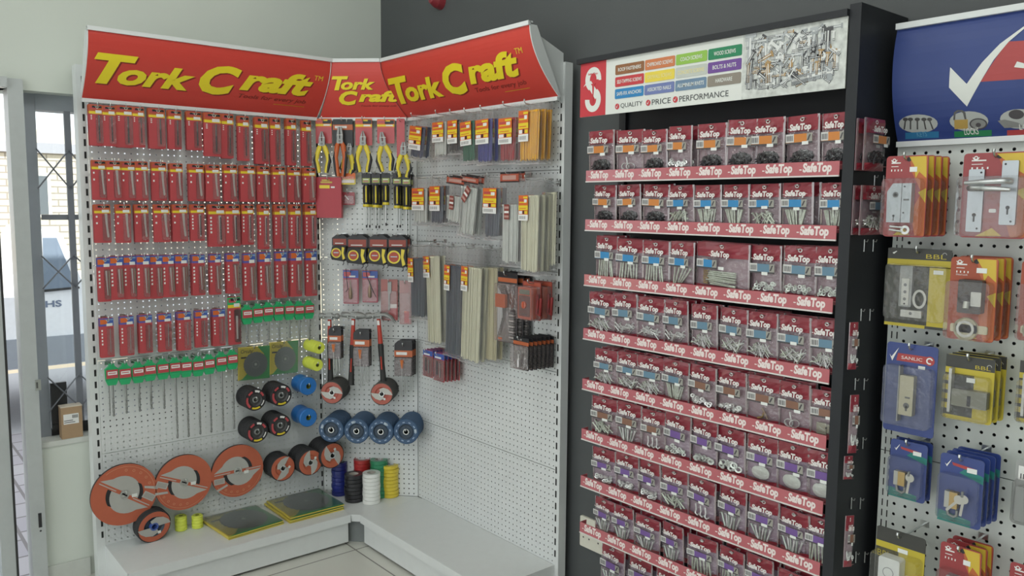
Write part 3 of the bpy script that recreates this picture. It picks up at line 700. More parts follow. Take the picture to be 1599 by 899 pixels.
# large cutting discs
def big_disc(r, rot):
    t = thing('cutting_disc'); b = MB(); th = .007
    b.lathe([(0.0001, 0), (r, 0), (r, th), (.018, th)], ORED, 48, mts=[GRIT, GRIT, ORED]); b.build('abrasive_wheel', t)
    b = MB(); SIL = mat('silver_print', (.48, .48, .45), .4, .2); y = -th-.0006
    b.push(Matrix.Rotation(-rot, 4, 'Y'))
    R1 = r*.56
    def arc(cx, cz, rr, a0, a1, n=14): return [(cx+rr*math.cos(math.radians(a0+(a1-a0)*i/n)), cz+rr*math.sin(math.radians(a0+(a1-a0)*i/n))) for i in range(n+1)]
    # two opposed silver half-swirls and their dark bands printed on the label
    b.poly([(-r*.95, r*.04)] + arc(-r*.10, 0, R1*1.02, 150, 2, 12)[0:] + [(r*.44, r*.02)], y, SIL)
    b.poly([(r*.95, -r*.04)] + arc(r*.10, 0, R1*1.02, -30, -178, 12) + [(-r*.44, -r*.02)], y, SIL)
    b.poly(arc(-r*.02, 0, R1*1.04, 60, 4, 8) + arc(-r*.14, 0, R1*1.02, 4, 60, 8), y-.0004, BLK)
    b.poly(arc(r*.02, 0, R1*1.04, 240, 184, 8) + arc(r*.14, 0, R1*1.02, 184, 240, 8), y-.0004, BLK)
    b.rect(-r*.97, -r*.15, -r*.05, r*.07, y-.0008, ORED).rect(r*.15, r*.97, -r*.07, r*.05, y-.0008, ORED)
    b.rect(-r*.9, -r*.3, -.002, .002, y-.0011, SIL).rect(r*.3, r*.9, -.002, .002, y-.0011, SIL)
    b.rect(-r*.92, -r*.52, -r*.36, -r*.14, y-.0008, SIL).rect(-r*.89, -r*.56, -r*.33, -r*.17, y-.001, mat('grey_label', (.38, .36, .33), .5))
    b.quad([(-r*.85, y-.0008, -r*.56), (-r*.45, y-.0008, -r*.42), (-r*.40, y-.0008, -r*.48), (-r*.8, y-.0008, -r*.64)], SIL)
    for i in range(5):
        a = math.radians(-128+i*17); b.ring(r*.80*math.cos(a), r*.80*math.sin(a), y-.0008, r*.028, r*.045, mat('pale_orange', (.62, .28, .16), .5), 8)
    b.ring(0, 0, y-.0008, r*.91, r*.925, mat('pale_orange', (.62, .28, .16), .5), 20, -150, -20)
    b.pop(); b.build('printed_label', t)
    MB().lathe([(.019, th+.001), (.019, th+.002), (.012, th+.002), (.011, .002)], STEEL, 20, mts=[STEEL, STEEL, BLK]).build('bore_ring', t)
    MB().rect(.028, .05, -.018, -.004, -th-.002, WHITE2).build('price_sticker', t)
    return t
for i, (cx, cy, rp, rot) in enumerate([(194.5, 772, 48.5, -.62+math.pi), (287.5, 753, 43.5, -.42), (371.5, 735, 41, .02)]):
    off = .075; u, z = P('A', cx, cy, off); r = rp*((W('A', u, z, off)-CAM).dot(FW))/F
    wl = ['leftmost large', 'middle large', 'right large'][i]
    bd = big_disc(r, rot)
    for k in range(2):
        o = dup(bd, W('A', u, z, off-.007-.0075*k), math.pi/2, '%s orange cutting disc above the base shelf%s' % (wl, ', front one' if k == 0 else ', %s behind the front one' % ORD[k-1]), 'cutting disc', 'large cutting discs')
        if k: o.rotation_euler = (0, .05*k, math.pi/2)
    drop(bd)
    hook('A', u, z+.008, .105, 'metal hook through the %s cutting disc' % wl, 'hooks holding discs')
# disc standing on the shelf against the board
SD = flap(GRIT, ORED, mat('navy_hub', (.03, .05, .08), .4), BLUE, .05, .01, 'cut')
pc = onz(ZO, 236, 841); 
for k in range(3):
    r = .073; o = dup(SD, (pc.x+.028-.021*(2-k), pc.y, ZO+r*.985), math.pi/2, 'orange and blue disc leaning on the shelf%s' % (', front one' if k == 2 else ', %s from the board' % ORD[k]), 'grinding disc', 'discs standing on the shelf', (r/.05, 2.0, r/.05), roll=0)
    o.rotation_euler = (.12, 0, math.pi/2+.12)
drop(SD)

# ---------------------------------------------------------------- plastic rolls and cups
NEON = mat('neon_yellow', (.72, .80, .10), .5); BCUP = mat('bright_blue_plastic', (.02, .17, .52), .35)
def roll(r, L, mt, ribbed):
    t = thing('plug_roll'); n = 36
    prof_ = [(r*.30, .004), (r*.30, L), (r*.93, L), (r, L-.004)]
    k = 7 if ribbed else 1
    for i in range(k): prof_ += [(r, L*(1-(i+.15)/k)), (r*(.95 if ribbed else .9), L*(1-(i+.5)/k)), (r, L*(1-(i+.85)/k))]
    prof_ += [(r, 0), (0.001, 0)]
    MB().lathe(prof_, mt, n).build('roll_body', t)
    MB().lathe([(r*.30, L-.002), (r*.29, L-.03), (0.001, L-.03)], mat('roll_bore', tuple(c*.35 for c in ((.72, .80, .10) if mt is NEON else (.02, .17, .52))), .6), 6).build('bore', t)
    return t
for i, (cx, cy, r, L, mt, lab) in enumerate([(499, 543, 9.5, .115, NEON, 'neon yellow ribbed roll hung beside the saw packs, upper one'), (496, 570, 9.5, .105, NEON, 'neon yellow ribbed roll hung beside the saw packs, lower one'),
        (482, 603, 14, .10, BCUP, 'bright blue plastic cup hung by the corner, upper one'), (482, 652, 14.5, .10, BCUP, 'bright blue plastic cup hung by the corner, lower one')]):
    off = L+.03; u, z = P('A', cx, cy, off); rr_ = r*((W('A', u, z, off)-CAM).dot(FW))/F
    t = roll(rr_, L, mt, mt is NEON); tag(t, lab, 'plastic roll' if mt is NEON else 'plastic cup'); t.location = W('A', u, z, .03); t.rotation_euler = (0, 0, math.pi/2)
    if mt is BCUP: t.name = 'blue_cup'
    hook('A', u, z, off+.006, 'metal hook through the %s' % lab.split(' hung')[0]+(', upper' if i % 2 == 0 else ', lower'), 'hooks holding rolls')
for i, (x0, x1, y0, y1) in enumerate([(274, 292, 801, 829), (300, 317, 800, 825)]):
    p = onz(ZO, (x0+x1)/2, y1-2); d = (p-CAM).dot(FW); r = (x1-x0)/2*d/F; h = (y1-y0-5)*d/F
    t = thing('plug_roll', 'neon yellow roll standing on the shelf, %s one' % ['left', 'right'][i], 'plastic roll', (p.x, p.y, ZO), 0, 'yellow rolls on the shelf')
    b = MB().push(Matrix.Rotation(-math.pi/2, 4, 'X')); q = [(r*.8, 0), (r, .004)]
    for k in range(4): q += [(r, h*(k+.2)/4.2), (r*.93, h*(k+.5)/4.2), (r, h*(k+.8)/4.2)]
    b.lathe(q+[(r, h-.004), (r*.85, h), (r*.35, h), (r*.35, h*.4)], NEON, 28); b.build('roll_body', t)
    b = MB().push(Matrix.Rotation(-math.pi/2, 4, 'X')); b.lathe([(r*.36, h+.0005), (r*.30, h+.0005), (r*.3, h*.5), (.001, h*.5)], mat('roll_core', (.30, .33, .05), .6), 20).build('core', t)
# insulation tape stacks
tapes = [('blue', (.02, .03, .20), 516.5, 541, 776, 718), ('red', (.45, .03, .03), 540, 566, 768, 713), ('green', (.03, .25, .12), 567.5, 594, 768, 714),
         ('black', (.02, .02, .024), 536, 565.5, 786, 737), ('white', (.78, .79, .76), 564.5, 592, 789, 735), ('yellow', (.75, .58, .05), 594, 621, 779, 722)]
TP = {}
for nm, c, x0, x1, yb, yt in sorted(tapes, key=lambda a: -a[4]):
    mt = mat(nm+'_pvc_tape', c, .3, coat=.3); p = onz(ZO, (x0+x1)/2, yb-3); d = (p-CAM).dot(FW); r = (x1-x0)/2*d/F
    p = p + Vector((-.5, .5, 0)).normalized()*r*.5
    if nm in ('red', 'green'):
        q = {'red': 'black', 'green': 'white'}[nm]; p = TP[q][0] + Vector((-.64+.08, .76+.08, 0)).normalized()*(TP[q][1]+r+.002)
    TP[nm] = (p, r)
    ht = P('B', (x0+x1)/2, yt+2, (p.x-p.y)*.7071)[1]-ZO; n = max(4, round(ht/.019)); h = ht/n
    for k in range(n):
        t = thing('tape_roll', '%s insulation tape roll, %s of its stack' % (nm, 'topmost' if k == n-1 else ORD[k]+' from the bottom'), 'tape roll', (p.x+random.uniform(-.0018, .0018), p.y+random.uniform(-.0018, .0018), ZO+h*k), random.random(), nm+' tape rolls')
        b = MB().push(Matrix.Rotation(-math.pi/2, 4, 'X')); b.lathe([(r*.52, h-.0008), (r*.97, h-.0004), (r, h-.0014), (r, .0014), (r*.97, .0004), (r*.52, .0006)], mt, 30); b.build('tape', t)
        b = MB().push(Matrix.Rotation(-math.pi/2, 4, 'X')); b.lathe([(r*.52, .0006), (r*.52, h-.0012), (r*.44, h-.0012), (r*.44, .0006), (r*.52, .0006)], mat('card_core', (.50, .47, .42), .7), 24); b.build('core', t)

# ================================================================= TOOLS ON THE CORNER PANEL
def put(t, pan, u, z, off, label, cat, group=None, rz=0, roll=0, tilt=0):
    tag(t, label, cat, group); t.location = W(pan, u, z, off); t.rotation_euler = (roll, tilt, PAN[pan][3]+rz); return t
HB = 'hooks on the corner panel'
def pliers(hmt, opn, L, tip):
    "pliers hanging jaws up; origin at the pivot"
    t = thing('pliers')
    b = MB(); j = .05*L/.2
    b.prism([(-.002, 0), (-.014, 0), (-.015, j*.35), (-tip, j), (-.0012, j), (-.003, j*.4)], -.006, .004, GSTEEL)
    b.prism([(.002, 0), (.003, j*.4), (.0012, j), (tip, j), (.015, j*.35), (.014, 0)], -.006, .004, GSTEEL)
    b.rr(-.015, .015, -.018, .004, -.007, .005, .006, GSTEEL); b.disc(0, -.007, -.0075, .006, DSTEEL, 12); b.build('jaws', t)
    for s in (-1, 1):
        b = MB(); w_ = opn
        pts = [(s*.008, 0, -.012), (s*.014, 0, -.028), (s*(.012+w_), 0, -.055), (s*(.015+w_*1.25), 0, -.085), (s*(.010+w_), 0, -L*.60), (s*(.007+w_*.85), 0, -L*.72)]
        b.tube(pts, [.008, .0125, .0115, .011, .0115, .009], hmt, 10, .7)
        ins = [(p[0]+s*.007, -.002, p[2]) for p in pts[2:]]; b.tube(ins, [.004, .0075, .0075, .005], BLK, 8)
        b.build('handle', t)
    return t
def hcard(name, wd, ht, body, kind, holes=True):
    "printed hanging card"
    t = thing(name); h = wd/2; b = MB(); b.rr(-h, h, 0, ht, -.0008, .0008, .004, body)
    if kind == 'tork':
        b.rect(-h, h, ht*.66, ht*.99, -.0012, ORA).rect(-h+.002, h*.2, ht*.84, ht*.93, -.0015, RED).rect(-h, h, ht*.70, ht*.78, -.0014, YEL).rect(-h*.1, h*.95, ht*.80, ht*.95, -.0016, BLK).rect(-h*.1, h*.5, ht*.9, ht*.95, -.0018, YEL)
        b.rect(0, h*.8, ht*.71, ht*.77, -.0019, PAPER)
    elif kind == 'black':
        b.rect(-h, h, ht*.60, ht*.80, -.0012, mat('orange_red_print', (.50, .13, .05), .5)).rect(-h*.8, h*.4, ht*.66, ht*.75, -.0014, PAPER)
    return t, b
def card_and_pliers(x0, x1, y0, y1, px, py, hm, opn, L, tip, lab, kind='tork', body=RED, tilt=0, off=.06):
    u, z, wd, ht = B4('B', x0, x1, y0, y1, off)
    u2, z2 = P('B', px, py, off+.02)
    t, b = hcard('pliers_card', wd, ht, body, kind); b.build('printed_card', t)
    t.name = 'carded_pliers'
    t2 = pliers(hm, opn, L, tip)
    t2.parent = None
    for ch in list(t2.children): ch.parent = t; ch.location = (u2-u, -.020, z2-z); ch.rotation_euler = (0, tilt, 0)
    bpy.data.objects.remove(t2)
    MB().rect(u2-u-.012, u2-u+.016, z2-z+.02, z2-z+.024, -.028, mat('cable_strap', (.5, .5, .48), .4)).build('strap', t)
    put(t, 'B', u, z, off, lab, 'pliers', 'carded pliers at the top of the corner')
    hook('B', u, z+ht*.93, off+.03, 'metal hook carrying the ' + lab.split(',')[0], HB)
card_and_pliers(493, 518, 185, 224, 503, 222, YPL, .012, .20, .004, 'yellow handled pliers on a red card, leftmost')
card_and_pliers(520, 551, 186, 228, 531, 218, mat('orange_handle', (.55, .12, .03), .4), .006, .24, .009, 'orange red handled pliers on a dark card, second from left', 'black', BLK)
card_and_pliers(555, 581, 185, 227, 567, 221, YPL, .013, .20, .0022, 'yellow handled long nose pliers on a red card, third from left')
card_and_pliers(589, 616, 186, 224, 598, 222, YPL, .014, .19, .006, 'yellow handled cutters on a red card, fourth from left', tilt=-.12)
card_and_pliers(619.5, 632, 185, 245, 630, 236, YPL, .012, .17, .006, 'yellow handled cutters on a tall red card, rightmost', 'plain', tilt=.02)
# rear yellow/black grip between cards
card_and_pliers(537, 552, 190, 230, 545, 236, YPL, .010, .15, .006, 'second yellow and black pliers tucked behind the orange handled pliers', 'black', BLK, .1, .035)
# big red pack, small packs
def simple_pack(pan, x0, x1, y0, y1, off, name, body, fn, lab, cat, grp=None, th=.012, hk=True, tilt=0):
    u, z, wd, ht = B4(pan, x0, x1, y0, y1, off)
    t = thing(name); h = wd/2; b = MB(); b.rr(-h, h, 0, ht, -.0008, .0008, .004, body); fn(b, h, ht); b.build('printed_card', t)
    if th: MB().rr(-h+.004, h-.004, .006, ht*.72, -th, -.0009, .005, BLI).build('blister', t)
    put(t, pan, u, z, off, lab, cat, grp, tilt=tilt)
    if hk: hook(pan, u, z+ht*.94, off+.02, 'metal hook carrying the ' + ' '.join(lab.split(',')[0].split()[:11]), HB if pan == 'B' else 'hooks on the cable tie panel')
    return t
def big_red(b, h, ht):
    b.rect(-h*.7, h*.1, ht*.73, ht*.81, -.0012, YEL).rect(h*.2, h*.5, ht*.74, ht*.78, -.0012, PAPER).rect(-h*.6, h*.3, ht*.86, ht*.9, -.0012, mat('gold_print', (.55, .42, .08), .5)).rect(-h*.5, h*.1, ht*.91, ht*.95, -.0012, mat('gold_print', (.55, .42, .08), .5))
t = simple_pack('B', 493, 533, 277, 340, .075, 'sanding_sheet_pack', mat('crimson_box', (.42, .035, .05), .4), big_red, 'large plain crimson pack under the leftmost pliers', 'pack', th=0)
MB().box(-.062, .062, .001, .03, 0, .194, mat('crimson_box', (.42, .035, .05), .4)).build('carton', t)
simple_pack('B', 529, 555, 270, 288, .06, 'small_blister_pack', YPL, lambda b, h, ht: b.rect(-h, h, ht*.5, ht, -.0012, ORA).rect(-h*.9, h*.9, ht*.15, ht*.4, -.0012, PAPER), 'small yellow and orange pack under the orange handled pliers', 'pack', th=.006)
simple_pack('B', 534, 554, 300, 320, .03, 'small_blister_pack', DRED, lambda b, h, ht: b.quad([(-h*.6, -.0013, ht*.7), (-h*.45, -.0013, ht*.8), (h*.1, -.0013, ht*.45), (0, -.0013, ht*.38)], PAPER).rect(-h*.6, h*.6, ht*.1, ht*.2, -.0012, mat('pink_print', (.5, .2, .22), .5)), 'small square dark red pack above the tape measures', 'pack', th=.008)
# screwdrivers
for i, (x, yt, yh, yf, ye) in enumerate([(572.5, 270, 288, 323, 355), (587.5, 270, 288, 324, 356), (603, 270, 288, 320, 352), (620.5, 270, 289, 325, 355), (635, 271, 290, 327, 371)]):
    off = .07; u, z0 = P('B', x, ye, off); z1 = P('B', x, yf, off)[1]; z2 = P('B', x, yh, off)[1]; z3 = P('B', x, yt, off)[1]
    t = thing('screwdriver')
    b = MB(); zz = [z2-z0, z2-z0-.012, (z1+z2)/2-z0, z1-z0+.02, z1-z0+.012, z1-z0]
    b.tube([(0, 0, q) for q in zz], [.012, .0165, .014, .0155, .014, .0165], BLK, 12)
    b.tube([(0, 0, z1-z0+.013), (0, 0, z1-z0+.001)], [.0165, .0172], YPL, 12)
    for a in range(4):
        an = a*math.pi/2+.2; b.tube([(math.cos(an)*.0125, math.sin(an)*.0125, z2-z0-.008), (math.cos(an)*.0125, math.sin(an)*.0125, z1-z0+.022)], .0045, YPL if a % 2 else mat('olive_grip', (.20, .18, .05), .5), 6)
    b.build('handle', t)
    MB().tube([(0, 0, z1-z0+.004), (0, 0, .008), (0, 0, 0)], [.0036, .0036, .003], STEEL, 8).build('shaft', t)
    MB().tube([(0, 0, .012), (0, 0, -.001)], [.0042, .0035], BLK, 8).build('tip', t)
    b = MB(); b.rr(-.022, .022, z2-z0-.002, z3-z0, -.001, .001, .004, BLK); b.rect(-.018, .018, z2-z0+.008, z2-z0+.03, -.0014, mat('lime_print', (.35, .42, .10), .5)).rect(-.014, .01, z2-z0+.012, z2-z0+.018, -.0017, mat('pink_print', (.5, .2, .22), .5)).rect(-.014, .012, z2-z0+.022, z2-z0+.026, -.0017, PAPER); b.build('hang_card', t)
    put(t, 'B', u, z0, off, 'yellow and black screwdriver, %s from the left in its row' % ORD[i], 'screwdriver', 'hanging screwdrivers')
    hook('B', u, z3-.004, off+.02, 'metal hook carrying the %s screwdriver' % ORD[i], HB)
    if i in (0, 1, 3, 4):
        dup(t, W('B', u+.006, z0-.001, off-.035), PAN['B'][3], 'yellow and black screwdriver right behind the %s screwdriver' % ORD[i], 'screwdriver', 'hanging screwdrivers')
# tape measures
for i, (x0, x1, yt, yc, yb) in enumerate([(517, 541, 366, 384, 405), (540, 573, 366, 387, 410), (574, 605, 366, 387, 411), (604, 635, 367, 387, 415)]):
    off = .10; u, z, wd, ht = B4('B', x0, x1, yc, yb, off); zt = P('B', x0, yt, off)[1]
    t = thing('tape_measure'); h = wd/2
    MB().prism([(-h, ht*.35), (-h*.8, 0), (h*.7, -.008), (h, .01), (h, ht), (-h*.7, ht)], -.036, 0, RUB).build('case', t)
    b = MB(); cx = -h*.2; cz = ht*.50; rr_ = ht*.37
    b.ring(cx, cz, -.0372, rr_*.76, rr_, YPL, 24, 0, 360).disc(cx, cz, -.0368, rr_*.75, mat('red_dial', (.42, .07, .04), .5), 24)
    b.rect(cx-rr_*.5, cx+rr_*.5, cz-.001, cz+.004, -.0376, mat('pale_label', (.5, .58, .65), .5)); b.build('dial_label', t)
    MB().prism([(h*.55, ht*.95), (h*.9, ht*.9), (h*.75, ht*.5), (h*.95, ht*.1), (h*.65, 0), (h*.5, ht*.5)], -.0385, -.0362, YPL).build('grip_insert', t)
    b = MB(); zc = zt-z; b.prism([(-h, ht), (h, ht), (h, zc*.86), (h*.4, zc), (-h*.4, zc), (-h, zc*.86)], -.004, -.001, BLK)
    b.rect(-h*.85, h*.85, ht+.004, ht+(zc-ht)*.62, -.0045, mat('dull_red_print', (.33, .07, .05), .5)).rect(-h*.6, h*.5, ht+.010, ht+.015, -.0048, PAPER); b.build('hang_card', t)
    MB().tube([(h*.6, -.02, 0), (h*.66, -.022, -.018), (h*.5, -.022, -.026)], .0018, BLK, 6).build('wrist_strap', t)
    put(t, 'B', u, z, off-.02, 'black and yellow tape measure, %s from the left' % ORD[i], 'tape measure', 'hanging tape measures')
    hook('B', u, z+zc-.004, off+.015, 'metal hook carrying the %s tape measure' % ORD[i], HB)
    dup(t, W('B', u+.01, z+.001, off-.065), PAN['B'][3], 'black and yellow tape measure right behind the %s tape measure' % ORD[i], 'tape measure', 'hanging tape measures')
PINK = mat('pink_card', (.45, .10, .14), .5)
def pinkfn(b, h, ht): b.rect(-h, h, ht*.76, ht*.98, -.0012, BLUE).rect(-h*.9, 0, ht*.8, ht*.94, -.0014, RED).rect(-h*.2, h*.6, ht*.78, ht*.83, -.0016, PAPER)
for i, (x0, x1, y0, y1) in enumerate([(536, 560, 421, 474), (566, 590, 422, 472)]):
    t = simple_pack('B', x0, x1, y0, y1, .05, 'router_bit_pack', PINK, pinkfn, 'pink and blue blister with a bronze bit, %s of two' % ['left', 'right'][i], 'blister pack', 'pink blisters under the tape measures')
    b = MB(); b.lathe([(.001, 0)], BRONZE) if 0 else b.tube([(0, -.008, .115), (0, -.008, .085), (0, -.008, .06), (0, -.008, .03), (0, -.008, .022)], [.002, .004, .010, .0095, .003], BRONZE, 10); b.build('router_bit', t)
    MB().tube([(-.012+i*.002, -.04, .175), (-.012+i*.004, -.03, .13), (-.006+i*.03, -.03, .075+i*-.02), (-.018+i*.055, -.03, .06-i*.03)], .0018, BLK, 6).build('black_cord', t)
t = simple_pack('B', 595, 621, 436, 500, .045, 'caliper_pack', mat('clear_red_card', (.42, .16, .15), .5), lambda b, h, ht: b.rect(-h*.1, h*.95, ht*.03, ht*.32, -.0012, RED).rect(h*.1, h*.9, ht*.3, ht*.40, -.0014, PAPER), 'clear pack with a steel caliper and a red label', 'blister pack')
MB().prism([(-.004, .05), (.004, .05), (.004, .13), (.012, .14), (.012, .19), (-.006, .19), (-.006, .14), (-.004, .13)], -.008, -.004, GSTEEL).build('caliper', t)
t = simple_pack('B', 624, 642, 438, 506, .05, 'clear_blister_pack', mat('clear_pink_card', (.48, .30, .30), .5), lambda b, h, ht: b.rect(-h*.2, h*.7, ht*.03, ht*.3, -.0012, RED).rect(-h*.2, h*.2, ht*.27, ht*.30, -.0014, ORA), 'pale pink clear pack beside the grey cable ties', 'blister pack')
# hammers
HRD = mat('hammer_red', (.50, .05, .03), .4)
def hammer(kind, L):
    t = thing('hammer'); b = MB()
    if kind == 'ball': b.tube([(-.052, 0, .012), (-.05, 0, .012), (-.03, 0, .012), (-.026, 0, .012), (-.012, 0, .012), (.012, 0, .012), (.026, 0, .012), (.032, 0, .012), (.042, 0, .012), (.054, 0, .012)], [.010, .0145, .0145, .010, .013, .013, .008, .013, .0145, .004], GSTEEL, 14)
    elif kind == 'club': b.tube([(-.060, 0, .012), (-.058, 0, .012), (-.03, 0, .012), (-.02, 0, .012), (.02, 0, .012), (.04, 0, .012), (.058, 0, .010), (.07, 0, .008)], [.010, .014, .014, .010, .019, .016, .010, .003], GSTEEL, 14)
    else:
        b.tube([(-.062, 0, .012), (-.060, 0, .012), (-.038, 0, .012), (-.03, 0, .012), (-.014, 0, .012), (.014, 0, .012)], [.011, .016, .016, .010, .014, .015], GSTEEL, 14)
        for s in (-1, 1): b.tube([(.008, s*.006, .014), (.035, s*.009, .014), (.060, s*.012, .000), (.082, s*.014, -.028)], [.009, .0085, .007, .002], GSTEEL, 8)
    b.box(-.013, .013, -.011, .011, -.004, .027, GSTEEL); b.build('hammer_head', t)
    MB().tube([(0, 0, .026), (0, 0, -.03), (0, 0, -L*.42)], [.010, .0095, .0125], HRD, 12, .8).build('shaft', t)
    MB().tube([(0, 0, -L*.40), (0, 0, -L*.44), (0, 0, -L*.7), (0, 0, -L*.9), (0, 0, -L)], [.0125, .0145, .0125, .0145, .0155], RUB, 12, .8).tube([(0, -.011, -L*.6), (0, -.0125, -L*.8)], .004, HRD, 6).build('grip', t)
    MB().rect(-.006, .006, -.035, -.012, -.0105, PAPER).build('price_label', t)
    return t
for i, (k, x, y, yb, lab, tl) in enumerate([('ball', 514.5, 493, 592, 'ball pein hammer with red shaft and black grip, leftmost hammer', 0), ('club', 552, 492, 597, 'cross pein hammer with red shaft and black grip, middle hammer', .05), ('claw', 591, 492, 592, 'claw hammer with red shaft and black grip, rightmost hammer', -.07)]):
    off = .085; u, z = P('B', x, y, off); zb = P('B', x, yb, off)[1]
    put(hammer(k, z-zb), 'B', u, z-.012, off, lab, 'hammer', 'hanging hammers', tilt=tl)
    for s in (-1, 1): hook('B', u+s*.02, z-.016, off+.03, 'metal hook under the %s side of the %s hammer' % (['', 'right', 'left'][s], ['leftmost', 'middle', 'rightmost'][i]), HB)
def coil(pan, x0, x1, y, off): ...
# black precision tool sets
def setpack(pan, x0, x1, y0, y1, ys, off, lab, n=3):
    u, z, wd, ht = B4(pan, x0, x1, y0, y1, off); zs = P(pan, x0, ys, off)[1]-z; h = wd/2
    t, b = hcard('tool_set', wd, ht, BLK, 'black'); b.prism([(-h, ht), (h, ht), (h*.9, ht*1.10), (-h*.6, ht*1.10)], .0, .012, BLK); b.build('printed_card', t)
    MB().tube([(-h*.1, -.012, ht*.52), (-h*.1, -.012, ht*.40), (-h*.1, -.012, ht*.25)], [.010, .008, .005], mat('orange_driver', (.62, .17, .04), .4), 10).build('driver_handle', t)
    MB().tube([(-h*.1, -.012, ht*.27), (-h*.1, -.012, zs*.3), (-h*.1, -.012, zs)], .0022, STEEL, 6).build('driver_blade', t)
    MB().rr(-h+.003, h-.003, .004, ht*.58, -.018, -.001, .004, BLI).build('blister', t)
    for q in range(2): MB().tube([(h*(.25+.4*q), -.006, .01), (h*(.35+.4*q), -.006, zs*.8)], .0018, STEEL, 6).build('spare_blade', t)
    put(t, pan, u, z, off, lab+', front one', 'tool set', 'black driver sets'); hook(pan, u, z+ht*.95, off+.02, 'metal hook carrying the ' + lab, HB)
    for k in range(n): dup(t, W(pan, u+.004*(k+1), z+.001, off-.022*(k+1)), PAN[pan][3], lab+', %s behind' % ORD[k], 'tool set', 'black driver sets')
setpack('B', 513, 533, 515, 560, 584, .128, 'black and orange driver set between first hammers', 1)
setpack('B', 552, 577, 520, 572, 603, .128, 'black and orange driver set beside claw hammer', 1)
setpack('B', 616, 644, 537, 587, 616, .07, 'black and orange driver set right of hammers', 2)

# ================================================================= CABLE TIES (right panel)
HC = 'hooks on the cable tie panel'
def tie_label(b, x0, x1, z0, z1, y):
    w_, h_ = x1-x0, z1-z0
    b.rect(x0, x1, z0, z1, y, ORA).rect(x0, x1, z0, z0+h_*.24, y-.0003, PAPER).rect(x0, x1, z0+h_*.42, z0+h_*.60, y-.0003, YEL)
    b.rect(x0+w_*.05, x0+w_*.4, z0+h_*.26, z0+h_*.38, y-.0004, PAPER).rect(x0+w_*.45, x0+w_*.6, z0+h_*.26, z0+h_*.40, y-.0004, BLK).rect(x0+w_*.65, x0+w_*.95, z0+h_*.27, z0+h_*.38, y-.0004, YEL)
    b.rect(x0+w_*.08, x0+w_*.85, z0+h_*.70, z0+h_*.74, y-.0004, YEL).rect(x0+w_*.5, x0+w_*.95, z0+h_*.88, z0+h_*.95, y-.0004, YEL).rect(x0+w_*.1, x0+w_*.8, z0+h_*.47, z0+h_*.50, y-.0005, ORA)
    b.rect(x0+w_*.08, x0+w_*.55, z0+h_*.78, z0+h_*.86, y-.0004, RED)
    for i in range(7): b.rect(x0+w_*(.1+.1*i), x0+w_*(.14+.1*i), z0+h_*.06, z0+h_*.18, y-.0005, DGR)
    b.rect(x0+w_*.6, x0+w_*.88, z0+h_*.72, z0+h_*.84, y-.0006, WHITE2)
